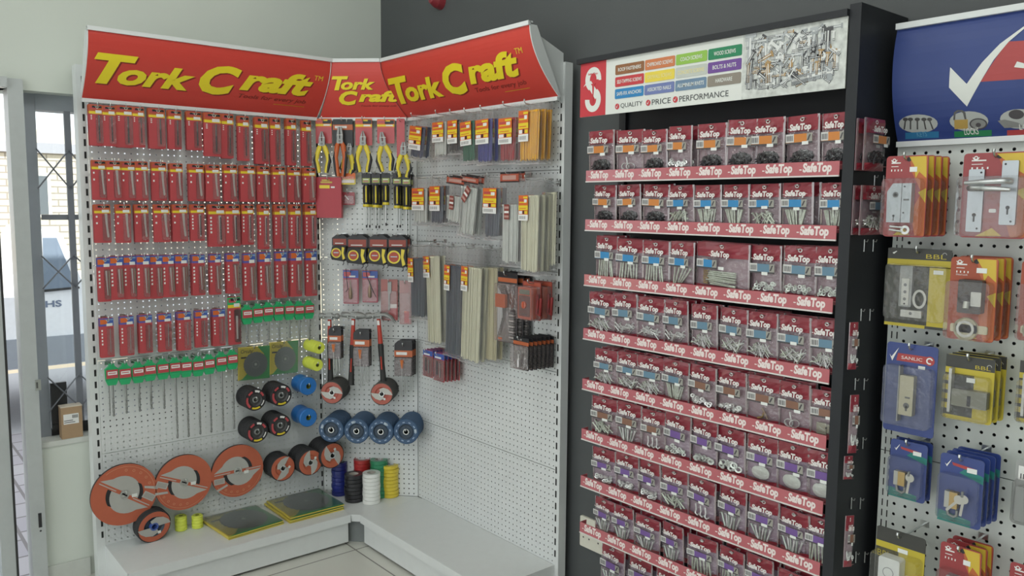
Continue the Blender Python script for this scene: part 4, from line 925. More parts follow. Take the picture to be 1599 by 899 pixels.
def tie_bag(x0, x1, ytop, ylt, ylb, yb, color, lab, off=.10, lx=None, fan=.10, head=None, tilt=0, mt2=None, hk=True, L=None, cat='cable ties', lkind='tork', nb=1, wide=1.0):
    "clear bag of cable ties: hang point ytop, label ylt..ylb, contents down to yb"
    u, z, wd, ht = B4('C', x0, x1, ytop, yb, off); zl1 = P('C', x0, ylt, off)[1]-z; zl0 = P('C', x0, ylb, off)[1]-z; h = wd/2
    t = thing('cable_tie_bag'); b = MB(); rnd = random.Random(x0*7+yb)
    n = max(8, int(wd/.0045)); ct = zl1-.004
    for i in range(n):
        f = (i+.5)/n*2-1; xa = f*h*.80*wide; xb_ = f*h*(.80-fan*2)*wide+rnd.uniform(-.002, .002); y = -.004-rnd.random()*.006; zb = .012+rnd.random()*.012
        w_ = .0026; b.add([(xa-w_, y, ct+rnd.uniform(-.004, .004)), (xa+w_, y, ct), (xb_+w_, y-.002, zb), (xb_-w_, y-.002, zb), (xa-w_, y+.002, ct), (xa+w_, y+.002, ct), (xb_+w_, y, zb), (xb_-w_, y, zb)],
              [(0, 3, 2, 1), (4, 5, 6, 7), (0, 4, 7, 3), (1, 2, 6, 5), (0, 1, 5, 4), (3, 7, 6, 2)], color)
        b.box(xa-.0035, xa+.0035, y-.003, y+.003, ct-.004, ct+.004, color)
    b.add([(-h*.80*wide, -.003, ct), (h*.80*wide, -.003, ct), (h*(.80-fan*2)*wide, -.003, .02), (-h*(.80-fan*2)*wide, -.003, .02)], [(0, 1, 2, 3)], color)
    tag(b.build('cable_ties', t), kind='stuff')
    b = MB(); g = 5; k = 10
    def sk(i, j): 
        x = -h+2*h*i/g; zz = ht*1.0*j/k; bul = math.sin(math.pi*i/g)*math.sin(math.pi*min(1, (j+.6)/(k*.9)))*.5+.5
        return (x*(1 if j < k else .9), -.006-.010*bul+rnd.uniform(-.0025, .0025), zz)
    vs = [sk(i, j) for j in range(k+1) for i in range(g+1)]
    b.add(vs, [(j*(g+1)+i, j*(g+1)+i+1, (j+1)*(g+1)+i+1, (j+1)*(g+1)+i) for j in range(k) for i in range(g)], CBAG)
    b.rect(-h, h, 0, ht, .0005, CBAG); b.rect(-h, h, -.002, .004, -.012, clear('bag_seal', (.9, .9, .9), .2, .2, .35)); b.build('bag', t)
    b = MB(); lw_ = (h*1.5 if lx is None else lx); c0 = -h*.85 if lkind == 'tork' else -h*.4
    if lkind == 'tork': tie_label(b, c0, c0+lw_, zl0, zl1, -.0185)
    else:
        if lkind == 'diamond': b.push(Matrix.Translation((0, 0, (zl0+zl1)/2)) @ Matrix.Rotation(.55, 4, 'Y') @ Matrix.Translation((0, 0, -(zl0+zl1)/2)))
        b.rect(c0, c0+lw_, zl0, zl1, -.0185, mat('brown_red_print', (.25, .06, .05), .5))
        for q in range(3): b.rect(c0+.002, c0+lw_-.002, zl0+(zl1-zl0)*(.12+.3*q), zl0+(zl1-zl0)*(.26+.3*q), -.0188, PAPER if q == 1 else mat('pinkish_print', (.5, .3, .26), .5))
    b.build('label', t)
    if head:
        zh0 = P('C', x0, head, off)[1]-z; b = MB(); b.box(-h*.95, h*.95, -.0125, -.0105, zh0, ht, mat('rust_red_card', (.40, .085, .05), .5)); b.rect(-h*.95, h*.95, ht-.006, ht, -.0127, BLK).rect(-h*.95, h*.95, zh0, zh0+.005, -.0127, BLK).rect(-h*.7, h*.7, zh0+.010, ht-.012, -.0129, mat('pinkish_print', (.5, .3, .26), .5)); b.build('header_card', t)
    off -= .012; put(t, 'C', u, z, off, lab, cat, 'bags of cable ties', tilt=tilt)
    if hk: hook('C', u, z+ht-.006, L or off+.035, 'metal hook carrying the ' + lab.split(',')[0], HC)
    for q in range(nb): dup(t, W('C', u+.004, z+.002, off-.028*(q+1)), 0, ('second' if q == 0 else 'third') + ' bag behind the ' + lab.split(',')[0], cat, 'bags of cable ties', tilt=tilt)
    return t
NV = {n: mat(n+'_ties', c, .45) for n, c in dict(navy=(.05, .07, .14), green=(.02, .16, .09), blue=(.05, .06, .30), red=(.42, .05, .06), yellow=(.85, .45, .03), milk=(.66, .68, .64), black=(.03, .033, .036), grey=(.10, .115, .15)).items()}
for a in [  # x0,x1,ytop,label top,label bottom,bottom,colour,label
    (636, 661, 180, 199, 235, 250, 'navy', 'small clear bag of navy ties, leftmost in the top row', .14),
    (675, 698, 176, 192, 223, 248, 'milk', 'small clear bag of white ties, second in the top row', 0),
    (699, 719, 175, 189, 225, 241, 'black', 'small clear bag of black ties, third in the top row', 0),
    (720, 743, 173, 191, 228, 256, 'green', 'clear bag of green cable ties, fourth in the top row', -.05),
    (743, 770, 169, 188, 226, 257, 'blue', 'clear bag of blue cable ties, fifth in the top row', -.02),
    (778, 806, 163, 186, 226, 256, 'red', 'clear bag of red cable ties, sixth in the top row', 0)]:
    tie_bag(a[0], a[1], a[2], a[3], a[4], a[5], NV[a[6]], a[7], .115, tilt=a[8], fan=.03, nb=2 if a[6] in ('blue', 'milk') else 1)
t = tie_bag(809, 842, 160, 174, 222, 256, NV['yellow'], 'clear bag of bright yellow ties, right end of the top row', .115, fan=.04, lx=.058, nb=2, wide=1.15)
for a in [
    (643, 668, 276, 294, 328, 352, 'milk', 'small clear bag of white ties, leftmost in the second row', 'tork', None, 0),
    (671, 692, 276, 291, 329, 353, 'grey', 'small clear bag of slate ties, second row next to the leftmost', 'tork', None, 0),
    (693, 721, 275, 306, 327, 351, 'milk', 'white ties under a rust red header card, middle row left', 'plain', 288, .10),
    (712, 741, 274, 292, 318, 370, 'milk', 'white ties with a slanted label, second row', 'diamond', 286, .12),
    (753, 781, 274, 294, 333, 375, 'grey', 'clear bag of dark slate ties in the second row', 'tork', None, .02),
    (780, 810, 269, 319, 342, 416, 'milk', 'long bag of white ties under a rust red header card', 'plain', 285, 0)]:
    tie_bag(a[0], a[1], a[2], a[3], a[4], a[5], NV[a[6]], a[7], .11, lkind=a[8], head=a[9], tilt=a[10], fan=.02, lx=None if a[8] == 'tork' else .032, nb=1)
tie_bag(809, 843, 278, 305, 344, 430, CREAM, 'large bag of cream ties at the right of the second row', .115, lx=.055, fan=.05, nb=2)
tie_bag(846, 868, 282, 300, 333, 420, CREAM, 'cream ties behind the large bag, right end of second row', .05, lx=.02, fan=.02, nb=0)
tie_bag(638, 665, 382, 402, 439, 499, SLATE, 'long slate cable ties, leftmost in the third row', .12, lx=.045, fan=.02, tilt=-.03)
tie_bag(664, 691, 382, 399, 432, 540, CREAM, 'long cream cable ties between the two slate bundles', .11, lx=.05, fan=.03, tilt=-.05)
tie_bag(691, 719, 383, 413, 452, 557, SLATE, 'long slate cable ties, right one in the third row', .12, lx=.042, fan=.02, tilt=.03)
tie_bag(716, 750, 385, 415, 453, 568, CREAM, 'widest bundle of long cream ties in the third row', .12, lx=.046, fan=.02, tilt=.04)
tie_bag(746, 777, 388, 416, 440, 567, CREAM2, 'aged yellowish long ties, right end of the third row', .085, lx=.0, fan=.02, nb=1)
# hex key and bit set card
u, z, wd, ht = B4('C', 777, 808, 425, 535, .08); h = wd/2
t, b = hcard('hex_key_set', wd, ht, mat('charcoal_card', (.05, .05, .055), .5), 'none'); b.rect(-h, h, ht*.93, ht, -.0012, BLK).rect(-h*.95, h*.95, ht*.86, ht*.92, -.0013, mat('orange_red_print', (.50, .13, .05), .5)).rect(-h, h, 0, ht*.012, -.0013, BLK).rect(-h*.9, -h*.5, ht*.03, ht*.06, -.0014, ORA); b.build('printed_card', t)
b = MB()
for k in range(6): b.tube([(-h*.25+k*.0035, -.010, ht*.80-k*.006), (-h*.72+k*.004, -.010, ht*.80-k*.006), (-h*.78+k*.005, -.010, ht*.77-k*.006), (-h*.78+k*.006, -.010, ht*(.10+.05*k))], .0022, STEEL, 6)
b.build('hex_keys', t); t.children[-1]['kind'] = 'stuff'
MB().rr(-h*.9, h*.1, ht*.50, ht*.69, -.018, -.006, .004, mat('orange_holder', (.55, .12, .03), .4)).build('key_holder', t)
b = MB()
for k in range(10): b.box(h*.38, h*.85, -.012, -.002, ht*(.08+.039*k), ht*(.08+.039*k)+.007, GSTEEL if k % 2 else LITE)
b.box(h*.36, h*.87, -.004, -.002, ht*.06, ht*.48, BLK); tag(b.build('bit_row', t), kind='stuff')
MB().rr(-h+.003, h-.003, .006, ht*.84, -.021, -.001, .006, BLI).build('blister', t)
lab = 'black carded hex key and bit set under the long white ties'
put(t, 'C', u, z, .08, lab, 'hex key set', 'hex key sets'); hook('C', u, z+ht*.96, .10, 'metal hook carrying the hex key sets', HC)
for k in range(2): dup(t, W('C', u+.006*(k+1), z, .08-.028*(k+1)), 0, 'black carded hex key set, %s behind the front one' % ORD[k], 'hex key set', 'hex key sets')
# multimeter
u, z, wd, ht = B4('C', 817, 838, 448, 497, .11); h = wd/2
t = thing('multimeter'); MB().rr(-h, h, 0, ht, -.028, 0, .006, mat('multimeter_red', (.50, .10, .05), .45)).build('housing', t)
b = MB(); b.rr(-h*.75, h*.75, ht*.78, ht*.93, -.0292, -.0275, .002, mat('lcd_grey', (.16, .19, .14), .3)); b.build('display', t)
b = MB(); b.rr(-h*.85, h*.85, ht*.08, ht*.74, -.0290, -.0275, .004, mat('multimeter_face', (.14, .05, .04), .5)); b.build('face_plate', t)
b = MB(); b.lathe([(.0001, .0), (.014, .0), (.014, .005), (.0001, .006)], mat('dial_orange', (.62, .12, .05), .5), 20, Matrix.Translation((0, -.029, ht*.45))); b.box(-.0025, .0025, -.038, -.033, ht*.45-.012, ht*.45+.012, mat('dial_orange', (.62, .12, .05), .5)); b.build('range_dial', t)
MB().disc(-.012, ht*.15, -.0295, .0035, BLK, 10).disc(0, ht*.15, -.0295, .0035, BLK, 10).disc(.012, ht*.15, -.0295, .0035, BLK, 10).build('probe_jacks', t)
u1 = P('C', 856, 470, .07)[0]-u
b = MB(); b.rr(-h-.006, u1, -.004, ht+.022, .002, .004, .006, mat('maroon_card', (.25, .05, .04), .5)).rect(-h, u1-.004, ht+.005, ht+.018, .0015, mat('rust_red_card', (.40, .085, .05), .5)).rect(h+.004, u1-.03, ht*.4, ht*.55, .0012, WHITE2); b.build('backing_card', t)
b = MB(); b.tube([(h+.012, -.006, ht*.8), (h+.018, -.012, ht*.5), (h+.012, -.010, ht*.2), (h+.03, -.008, ht*.15), (h+.034, -.008, ht*.7)], .006, mat('probe_lead', (.28, .03, .03), .5), 8); b.build('probe_leads', t)
MB().rr(-h-.004, u1-.002, -.002, ht+.004, -.036, .0, .008, BLI).build('blister', t)
put(t, 'C', u, z, .11, 'red digital multimeter in a clear pack with an orange dial', 'multimeter', 'multimeters'); hook('C', u+.02, z+ht+.016, .14, 'metal hook carrying the red multimeter', HC)
dup(t, W('C', u+.012, z+.001, .064), 0, 'second red multimeter pack right behind the front one', 'multimeter', 'multimeters')
# black carded couplers, seven in a row on one hook
u, z, wd, ht = B4('C', 802, 826, 527, 577, .15); h = wd/2
t, b = hcard('coupling_pack', wd, ht, BLK, 'none'); b.rect(-h, h, ht*.77, ht*.88, -.0012, mat('orange_red_print', (.50, .13, .05), .5)).disc(0, ht*.93, -.0013, .004, LITE, 10); b.build('printed_card', t)
b = MB(); b.tube([(0, -.012, ht*.10), (0, -.012, ht*.36), (0, -.012, ht*.38)], [.008, .008, .006], STEEL, 12).ring(0, ht*.53, -.012, .006, .011, STEEL, 16); b.tube([(0, -.012, ht*.36), (0, -.012, ht*.5)], .005, STEEL, 8); b.build('steel_coupling', t)
MB().rr(-h+.003, h-.003, .004, ht*.75, -.020, -.001, .005, BLI).build('blister', t)
for k in range(7):
    o = t if k == 0 else dup(t, (0, 0, 0), 0, None)
    put(o, 'C', u-.001+.001*k, z, .15-.021*k, 'black carded steel coupling on the lowest hook, %s' % ('front one' if k == 0 else '%s behind the front one' % ORD[k-1]), 'coupling pack', 'black coupling packs')
hook('C', u, z+ht*.93, .17, 'metal hook carrying the black coupling packs', HC)
# small red packs (two hooks)
for hk_, (x0, x1, y0, y1) in enumerate([(661, 676, 546, 588), (678, 694, 551, 595)]):
    u, z, wd, ht = B4('C', x0, x1, y0, y1, .11); h = wd/2
    t, b = hcard('screw_bit_pack', wd, ht, RED, 'none'); b.rect(-h, h, ht*.78, ht*.98, -.0012, BLUE).rect(-h*.8, h*.4, ht*.80, ht*.86, -.0014, PAPER).rect(-h*.6, -h*.2, ht*.2, ht*.7, -.0014, DGR); b.build('printed_card', t)
    MB().tube([(h*.3, -.006, ht*.65), (h*.3, -.006, ht*.15)], .003, GSTEEL, 6).build('screw_bit', t); MB().rr(-h+.003, h-.002, .004, ht*.76, -.011, -.001, .004, BLI).build('blister', t)
    for k in range(5):
        o = t if k == 0 else dup(t, (0, 0, 0), 0, None)
        put(o, 'C', u+.0015*k, z, .11-.02*k, 'small red bit pack, %s on the %s low hook' % ('front' if k == 0 else ORD[k-1]+' behind', ['left', 'right'][hk_]), 'bit pack', 'small red bit packs')
    hook('C', u, z+ht*.93, .13, 'metal hook carrying the %s small red packs' % ['left', 'right'][hk_], HC)
# empty hooks along the middle rail and the wire rail of the second row
for x, y in ((652, 377), (668, 377)): 
    u, z = P('C', x, y, .10); hook('C', u, z, .11, 'empty metal hook above the slate ties, %s' % ('left' if x < 660 else 'right'), HC)

# ================================================================= BLACK RACK
RBLK = mat('satin_black_steel', (.021, .023, .027), .5, spec=.35); RBLK2 = mat('matt_black_panel', (.022, .023, .027), .6)
XL, XR, ZT = 1.645, 2.597, 1.957+ZO
rk = thing('display_rack', 'tall black display rack holding the hanging screw bags', 'display rack', ((XL+XR)/2, .29, 0))
def rl(x): return x-(XL+XR)/2
MB().box(rl(XR)+.024, rl(XR)+.030, .183-.29, .419-.29, 0, ZT+.012, RBLK).build('side_panel', rk)
MB().box(rl(XR), rl(XR)+.030, .163-.29, .183-.29, 0, ZT+.012, RBLK).build('front_post', rk)
MB().box(rl(1.67), rl(XR), .345-.29, .350-.29, .02, ZT, RBLK2).build('back_panel', rk)
MB().box(rl(XL)-.012, rl(XR), .150-.29, .178-.29, 1.94+ZO, ZT, RBLK).build('top_rail', rk)
MB().box(rl(XL)-.012, rl(XR), .178-.29, .36-.29, ZT-.006, ZT, RBLK2).build('top_panel', rk)
MB().box(rl(1.67), rl(1.70), .33-.29, .345-.29, .02, ZT, RBLK2).build('rear_post', rk)
MB().box(rl(1.67), rl(XR), .165-.29, .345-.29, .02, .10, RBLK).build('base', rk)
for zz in (1.72, 1.35, .75):
    MB().box(rl(XL)+.02, rl(XR), .18-.29, .19-.29, zz+.05, zz+.062, RBLK2).build('cross_bar', rk) if 0 else None
# printed header of the rack
t = thing('header_sign', 'flat white header of the black rack with coloured category tiles', 'sign', (XL, .163, 0))
def hd(x, y): u, z = P('D', x, y, .002); return u-XL, z
zb0 = 1.762+ZO; zt0 = 1.941+ZO; Hh = zt0-zb0; L_ = XR-XL-.002
SW = mat('header_white', (.72, .74, .70), .4, var=.02); SRD = mat('sign_red', (.55, .045, .06), .4)
b = MB(); b.box(0, L_, -.003, 0, zb0, zt0, SW)
b.rect(0, .119, zb0, zt0, -.0034, SRD)
# big S, built from two bowls with a screw point gap
def ering(cx, cz, rx, rz, tx_, tz_, a0, a1, y, mt, n=20):
    vs = []
    for i in range(n+1):
        a = math.radians(a0+(a1-a0)*i/n); vs += [(cx+(rx-tx_)*math.cos(a), y, cz+(rz-tz_)*math.sin(a)), (cx+rx*math.cos(a), y, cz+rz*math.sin(a))]
    b.add(vs, [(2*i, 2*i+1, 2*i+3, 2*i+2) for i in range(n)], mt)
S1, S2 = zb0+Hh*.68, zb0+Hh*.30
ering(.0605, S1, .037, Hh*.225, .0215, Hh*.115, -5, 240, -.0040, SW); ering(.0605, S2, .037, Hh*.225, .0215, Hh*.115, 175, 420, -.0040, SW)
b.quad([(.030, -.0041, zb0+Hh*.60), (.050, -.0041, zb0+Hh*.66), (.0915, -.0041, zb0+Hh*.38), (.071, -.0041, zb0+Hh*.31)], SW)
b.rect(.086, .098, S1-Hh*.03, S1, -.0041, SW)
b.text('Safe Top', .037, .082, zb0+Hh*.755, zb0+Hh*.80, -.0046, SRD, 0, .02)
b.prism([(.050, zb0+Hh*.60), (.073, zb0+Hh*.60), (.066, zb0+Hh*.56), (.061, zb0+Hh*.22), (.057, zb0+Hh*.56)], -.0048, -.0044, SRD)
b.poly([(.015, zb0+Hh*.56), (.028, zb0+Hh*.60), (.028, zb0+Hh*.64), (.018, zb0+Hh*.58)], -.0042, SW)
cats = [[('ROOF FASTENERS', (.28, .12, .05)), ('CHIPBOARD SCREWS', (.60, .20, .08)), ('COACH SCREWS', (.28, .50, .08)), ('WOOD SCREWS', (.02, .22, .10))],
        [('SELF-TAPPING SCREWS', (.55, .05, .06)), ('DRYWALL SCREWS', (.78, .62, .08)), ('CONCRETE SCREWS', (.52, .55, .50)), ('BOLTS & NUTS', (.16, .07, .30))],
        [('SAFE-FIX ANCHORS', (.03, .22, .48)), ('ASSORTED NAILS', (.16, .20, .42)), ('ALUMINIUM RIVETS', (.15, .24, .35)), ('HARDWARE', (.26, .23, .19))]]
xs = [hd(x, 110)[0] for x in (961, 1007, 1055, 1105, 1159)]
for r in range(3):
    for c in range(4):
        x0, x1 = xs[c]+.002, xs[c+1]-.002; z1 = zt0-Hh*(.135+.215*r); z0 = z1-Hh*.175
        nm, col = cats[r][c]; b.rr(x0, x1, z0, z1, -.0044, -.0034, .004, mat('tile_'+nm.lower().replace(' ', '_').replace('-', '_').replace('&', 'and'), col, .45))
        tm = SW if nm not in ('DRYWALL SCREWS', 'CONCRETE SCREWS') else mat('faint_print', (.76, .68, .32) if nm[0] == 'D' else (.58, .61, .56), .5)
        k = min(.86, .05*len(nm)+.1); m_ = (x0+x1)/2; w_ = (x1-x0)*k/2; b.text(nm, m_-w_, m_+w_, z0+Hh*.055, z1-Hh*.055, -.0048, tm, 0, .015)
for (px, nm, xe) in ((961, 'QUALITY', 1004), (1009, 'PRICE', 1048), (1051, 'PERFORMANCE', 1138)):
    x0 = hd(px, 155)[0]; zc = zb0+Hh*.125; b.disc(x0+.010, zc, -.0038, .0095, SRD, 18)
    b.add([(x0+.004, -.0044, zc+.001), (x0+.0085, -.0044, zc-.006), (x0+.0165, -.0044, zc+.011), (x0+.009, -.0044, zc-.001)], [(0, 1, 2, 3)], SW)
    b.text(nm, x0+.025, hd(xe, 150)[0], zc-.0085, zc+.0085, -.0040, mat('ink', (.06, .065, .07), .5), 0, .0)
b.build('printed_panel', t)
# picture of loose screws and bolts at the right of the header
b = MB(); rnd = random.Random(4); x0 = hd(1160, 100)[0]; b.rect(x0, L_, zb0, zt0, -.0034, mat('photo_ground', (.58, .60, .57), .5, var=.5, scale=60))
cols = [mat('photo_steel', (.34, .36, .37), .4), mat('photo_pale', (.72, .73, .71), .4), mat('photo_dark', (.07, .07, .075), .5), mat('photo_brass', (.42, .27, .12), .4), mat('photo_mid', (.45, .47, .48), .4)]
def bolt(cx, cz, a, l, r, mt, y):
    b.push(Matrix.Translation((cx, 0, cz)) @ Matrix.Rotation(a, 4, 'Y'))
    b.rect(-r, r, -l/2, l/2, y, mt).rect(-r*.4, r*.2, -l/2, l/2, y-.0001, cols[1]).rect(-r*2, r*2, l/2, l/2+r*1.4, y-.0001, mt)
    for i in range(int(l/2/.004)): b.rect(-r*1.15, r*1.15, -l/2+i*.004, -l/2+i*.004+.0015, y-.0002, cols[2] if mt is not cols[2] else cols[0])
    b.pop()
for i in range(260):
    cx = x0+.006+(L_-x0-.012)*rnd.random(); l = rnd.uniform(.02, .06); q = zb0+Hh*rnd.uniform(.06, .94); a = rnd.choice([0, 0, .1, -.1, 1.2, -.9, 1.57, .6])
    ex = abs(math.sin(a))*l*.6+.012; ez = abs(math.cos(a))*l*.6+.012
    if cx-ex < x0 or cx+ex > L_ or q-ez < zb0 or q+ez > zt0: continue
    bolt(cx, q, a, l, rnd.uniform(.0018, .0045), rnd.choice(cols), -.0036-.00001*i)
bolt(x0+.025, zb0+Hh*.54, 0, Hh*.78, .009, cols[4], -.0052)
for i in range(5): bolt(x0+.155+i*.030, zb0+Hh*.42, 0, .045, .0032, cols[3] if i % 2 == 0 else cols[2], -.0053)
bolt(L_-.10, zb0+Hh*.22, 1.45, .10, .011, cols[0], -.0054); bolt(L_-.05, zb0+Hh*.70, 0, .05, .006, cols[2], -.0054); bolt(L_-.09, zb0+Hh*.68, 0, .07, .006, cols[4], -.0054)
for i in range(10):
    cx = x0+.06+rnd.random()*(L_-x0-.10); cz = zb0+Hh*rnd.uniform(.25, .75); b.ring(cx, cz, -.0056, .004, .009, cols[i % 3], 14)
tag(b.build('printed_picture', t))

# name strips ------------------------------------------------------------
STR = mat('strip_red', (.47, .12, .14), .22, coat=.6); STX = mat('strip_white', (.80, .70, .68), .4)
SZ = [1.540, 1.374, 1.184, .996, .817, .637, .466, .295]; SZ = [z+ZO for z in SZ]
sp_ = thing('name_strip'); Ls = 2.592-1.680; b = MB(); b.box(0, Ls, -.0015, .0005, .004, .040, STR).box(0, Ls, -.004, .0005, 0, .004, mat('strip_edge', (.70, .66, .64), .3)); b.box(0, .0015, 0, .03, .0, .040, STR)
for i in range(8):
    x = .022+i*.1125; b.rect(x-.010, x-.003, .018, .021, -.0019, STX); b.text('SafeTop', x, x+.082, .0055, .0375, -.0019, STX, .08, .05)
b.build('printed_strip', sp_)
for i, z in enumerate(SZ):
    dup(sp_, (1.680, .160, z), 0, 'red name strip with white lettering across the black rack, %s from the top' % ORD[i], 'name strip', 'red name strips on the black rack')
drop(sp_)

# ---- bags of screws ------------------------------------------------------
MAR = mat('bag_maroon', (.27, .028, .045), .32, coat=.5, var=.1); BACK = mat('bag_backing', (.36, .27, .30), .5); LIL = mat('lilac_backing', (.40, .31, .38), .5)
EDG = clear('bag_edge', (.85, .82, .82), .16, .15, .45, (.50, .42, .43))
FILM = clear('screw_bag_film', (.98, .96, .97), .08, .08, .015, (.7, .66, .68), 1.0, 60)
KIND = dict(orange=(.60, .22, .05), blue=(.04, .24, .50), slate=(.13, .24, .33), brown=(.24, .12, .08), violet=(.17, .09, .30))
ZSC = mat('zinc_green', (.62, .68, .58), .35, .35, var=.25, scale=200); SIL2 = mat('silver_screw', (.80, .82, .80), .3, .45, var=.2, scale=200); BSC = mat('black_screw', (.055, .055, .06), .45, .3, var=.4, scale=300); WSH = mat('pale_washer', (.76, .82, .76), .4, .3)
def contents(b, kind, w, rnd):
    h = w/2
    def rod(cx, cz, a, l, r, mt, y=-.012, head=True):
        dx, dz = math.sin(a)*l/2, math.cos(a)*l/2
        b.tube([(cx-dx, y, cz-dz), (cx+dx, y+rnd.uniform(-.003, .003), cz+dz)], r, mt, 6)
        if head: b.tube([(cx+dx, y, cz+dz), (cx+dx*1.05, y, cz+dz*1.05)], r*1.9, mt, 6)
    if kind == 'black':
        for i in range(46): 
            f = rnd.uniform(-1, 1); rod(f*h*.62, .030+rnd.random()*.028*(1-f*f*.6), rnd.uniform(0, 3.14), .019, .0022, BSC, -.006-rnd.random()*.010)
        b.prism([(-h*.70, .040), (-h*.4, .024), (h*.4, .024), (h*.70, .040), (h*.62, .056), (h*.2, .064), (-h*.2, .062), (-h*.6, .056)], -.008, -.004, BSC)
    elif kind == 'fan':
        for i in range(11): f = i/10*2-1; rod(f*h*.55, .050, f*.22+rnd.uniform(-.1, .1), .052, .0026, ZSC, -.008-rnd.random()*.008)
    elif kind == 'cross':
        for i in range(16): rod(rnd.uniform(-.6, .6)*h, .045+rnd.uniform(-.008, .008), rnd.uniform(-1.1, 1.1), .042, .0025, ZSC, -.006-rnd.random()*.010)
    elif kind == 'long':
        for i in range(7): f = i/6*2-1; rod(f*h*.6, .048, f*-.06+rnd.uniform(-.08, .08), .068, .003, ZSC, -.009-rnd.random()*.006)
    elif kind == 'diag':
        for i in range(5): f = i/4*2-1; rod(f*h*.45, .048, .35+f*.25, .070, .003, ZSC, -.009-rnd.random()*.006)
    elif kind == 'nails':
        for i in range(34): rod(rnd.uniform(-.6, .6)*h, .032+rnd.random()*.024, rnd.choice([1, -1])*rnd.uniform(.2, 1.4), .034, .0015, SIL2 if i % 3 else ZSC, -.005-rnd.random()*.012)
    elif kind == 'rivets':
        for i in range(26): rod(rnd.uniform(-.6, .6)*h, .032+rnd.random()*.022, rnd.uniform(.3, 2.8), .026, .0019, SIL2, -.005-rnd.random()*.012)
    elif kind in ('washers', 'rings', 'nuts'):
        n = {'washers': 28, 'rings': 14, 'nuts': 20}[kind]; ro = {'washers': .0062, 'rings': .0105, 'nuts': .0075}[kind]
        for i in range(n):
            cx, cz, a, y = rnd.uniform(-.7, .7)*h, .028+rnd.random()*.022, rnd.uniform(-.5, .5), -.006-rnd.random()*.010
            b.push(Matrix.Translation((cx, y, cz)) @ Matrix.Rotation(a, 4, 'X') @ Matrix.Rotation(rnd.uniform(-.7, .7), 4, 'Z'))
            b.lathe([(ro*.52, 0), (ro, 0), (ro, .0018 if kind != 'nuts' else .005), (ro*.52, .0018 if kind != 'nuts' else .005), (ro*.52, 0)], WSH if kind != 'nuts' else SIL2, 14 if kind != 'nuts' else 6); b.pop()
    elif kind == 'disc':
        for i in range(3): b.push(Matrix.Translation((-.006+i*.006, -.009-.0022*i, .046+i*.002)) @ Matrix.Rotation(.15, 4, 'X')); b.lathe([(.003, 0), (.0235, 0), (.0235, .0015), (.003, .0015)], WSH, 28); b.pop()
    elif kind == 'hooks':
        for i in range(3):
            x = -.018+i*.018; b.tube([(x, -.010, .065), (x+.004, -.012, .045), (x+.002, -.014, .030), (x+.010, -.014, .024), (x+.015, -.012, .032)], .0028, SIL2, 8)
    elif kind == 'bolts':
        for i in range(6): f = i/5*2-1; rod(f*h*.5, .044, f*.3+rnd.uniform(-.15, .15), .048, .0034, SIL2 if i % 2 else ZINC, -.009-rnd.random()*.007)
    elif kind == 'plate':
        for i in range(3): b.box(-.026+i*.012, .004+i*.012, -.014+i*.002, -.011+i*.002, .022+i*.004, .060-i*.003, mat('galvanised', (.36, .36, .28), .4, .4))
        b.disc(.004, .045, -.0145, .003, BLK, 10)
    elif kind == 'anchor':
        b.tube([(0, -.012, .062), (.012, -.012, .040), (.018, -.012, .028)], .0035, BRONZE, 8); b.tube([(-.012, -.012, .024), (.002, -.012, .030), (.006, -.012, .046)], .003, mat('brass_piece', (.50, .36, .14), .35, .6), 8)
    elif kind == 'clamp':
        for i in range(2): b.push(Matrix.Translation((-.010+i*.014, -.012, .034)) @ Matrix.Rotation(.8*i, 4, 'Z')); b.lathe([(.012, 0), (.0135, 0), (.0135, .007), (.012, .007), (.012, 0)], SIL2, 20); b.pop()
        b.tube([(-.006, -.012, .045), (-.010, -.012, .070)], .0026, SIL2, 6)
BG = {}
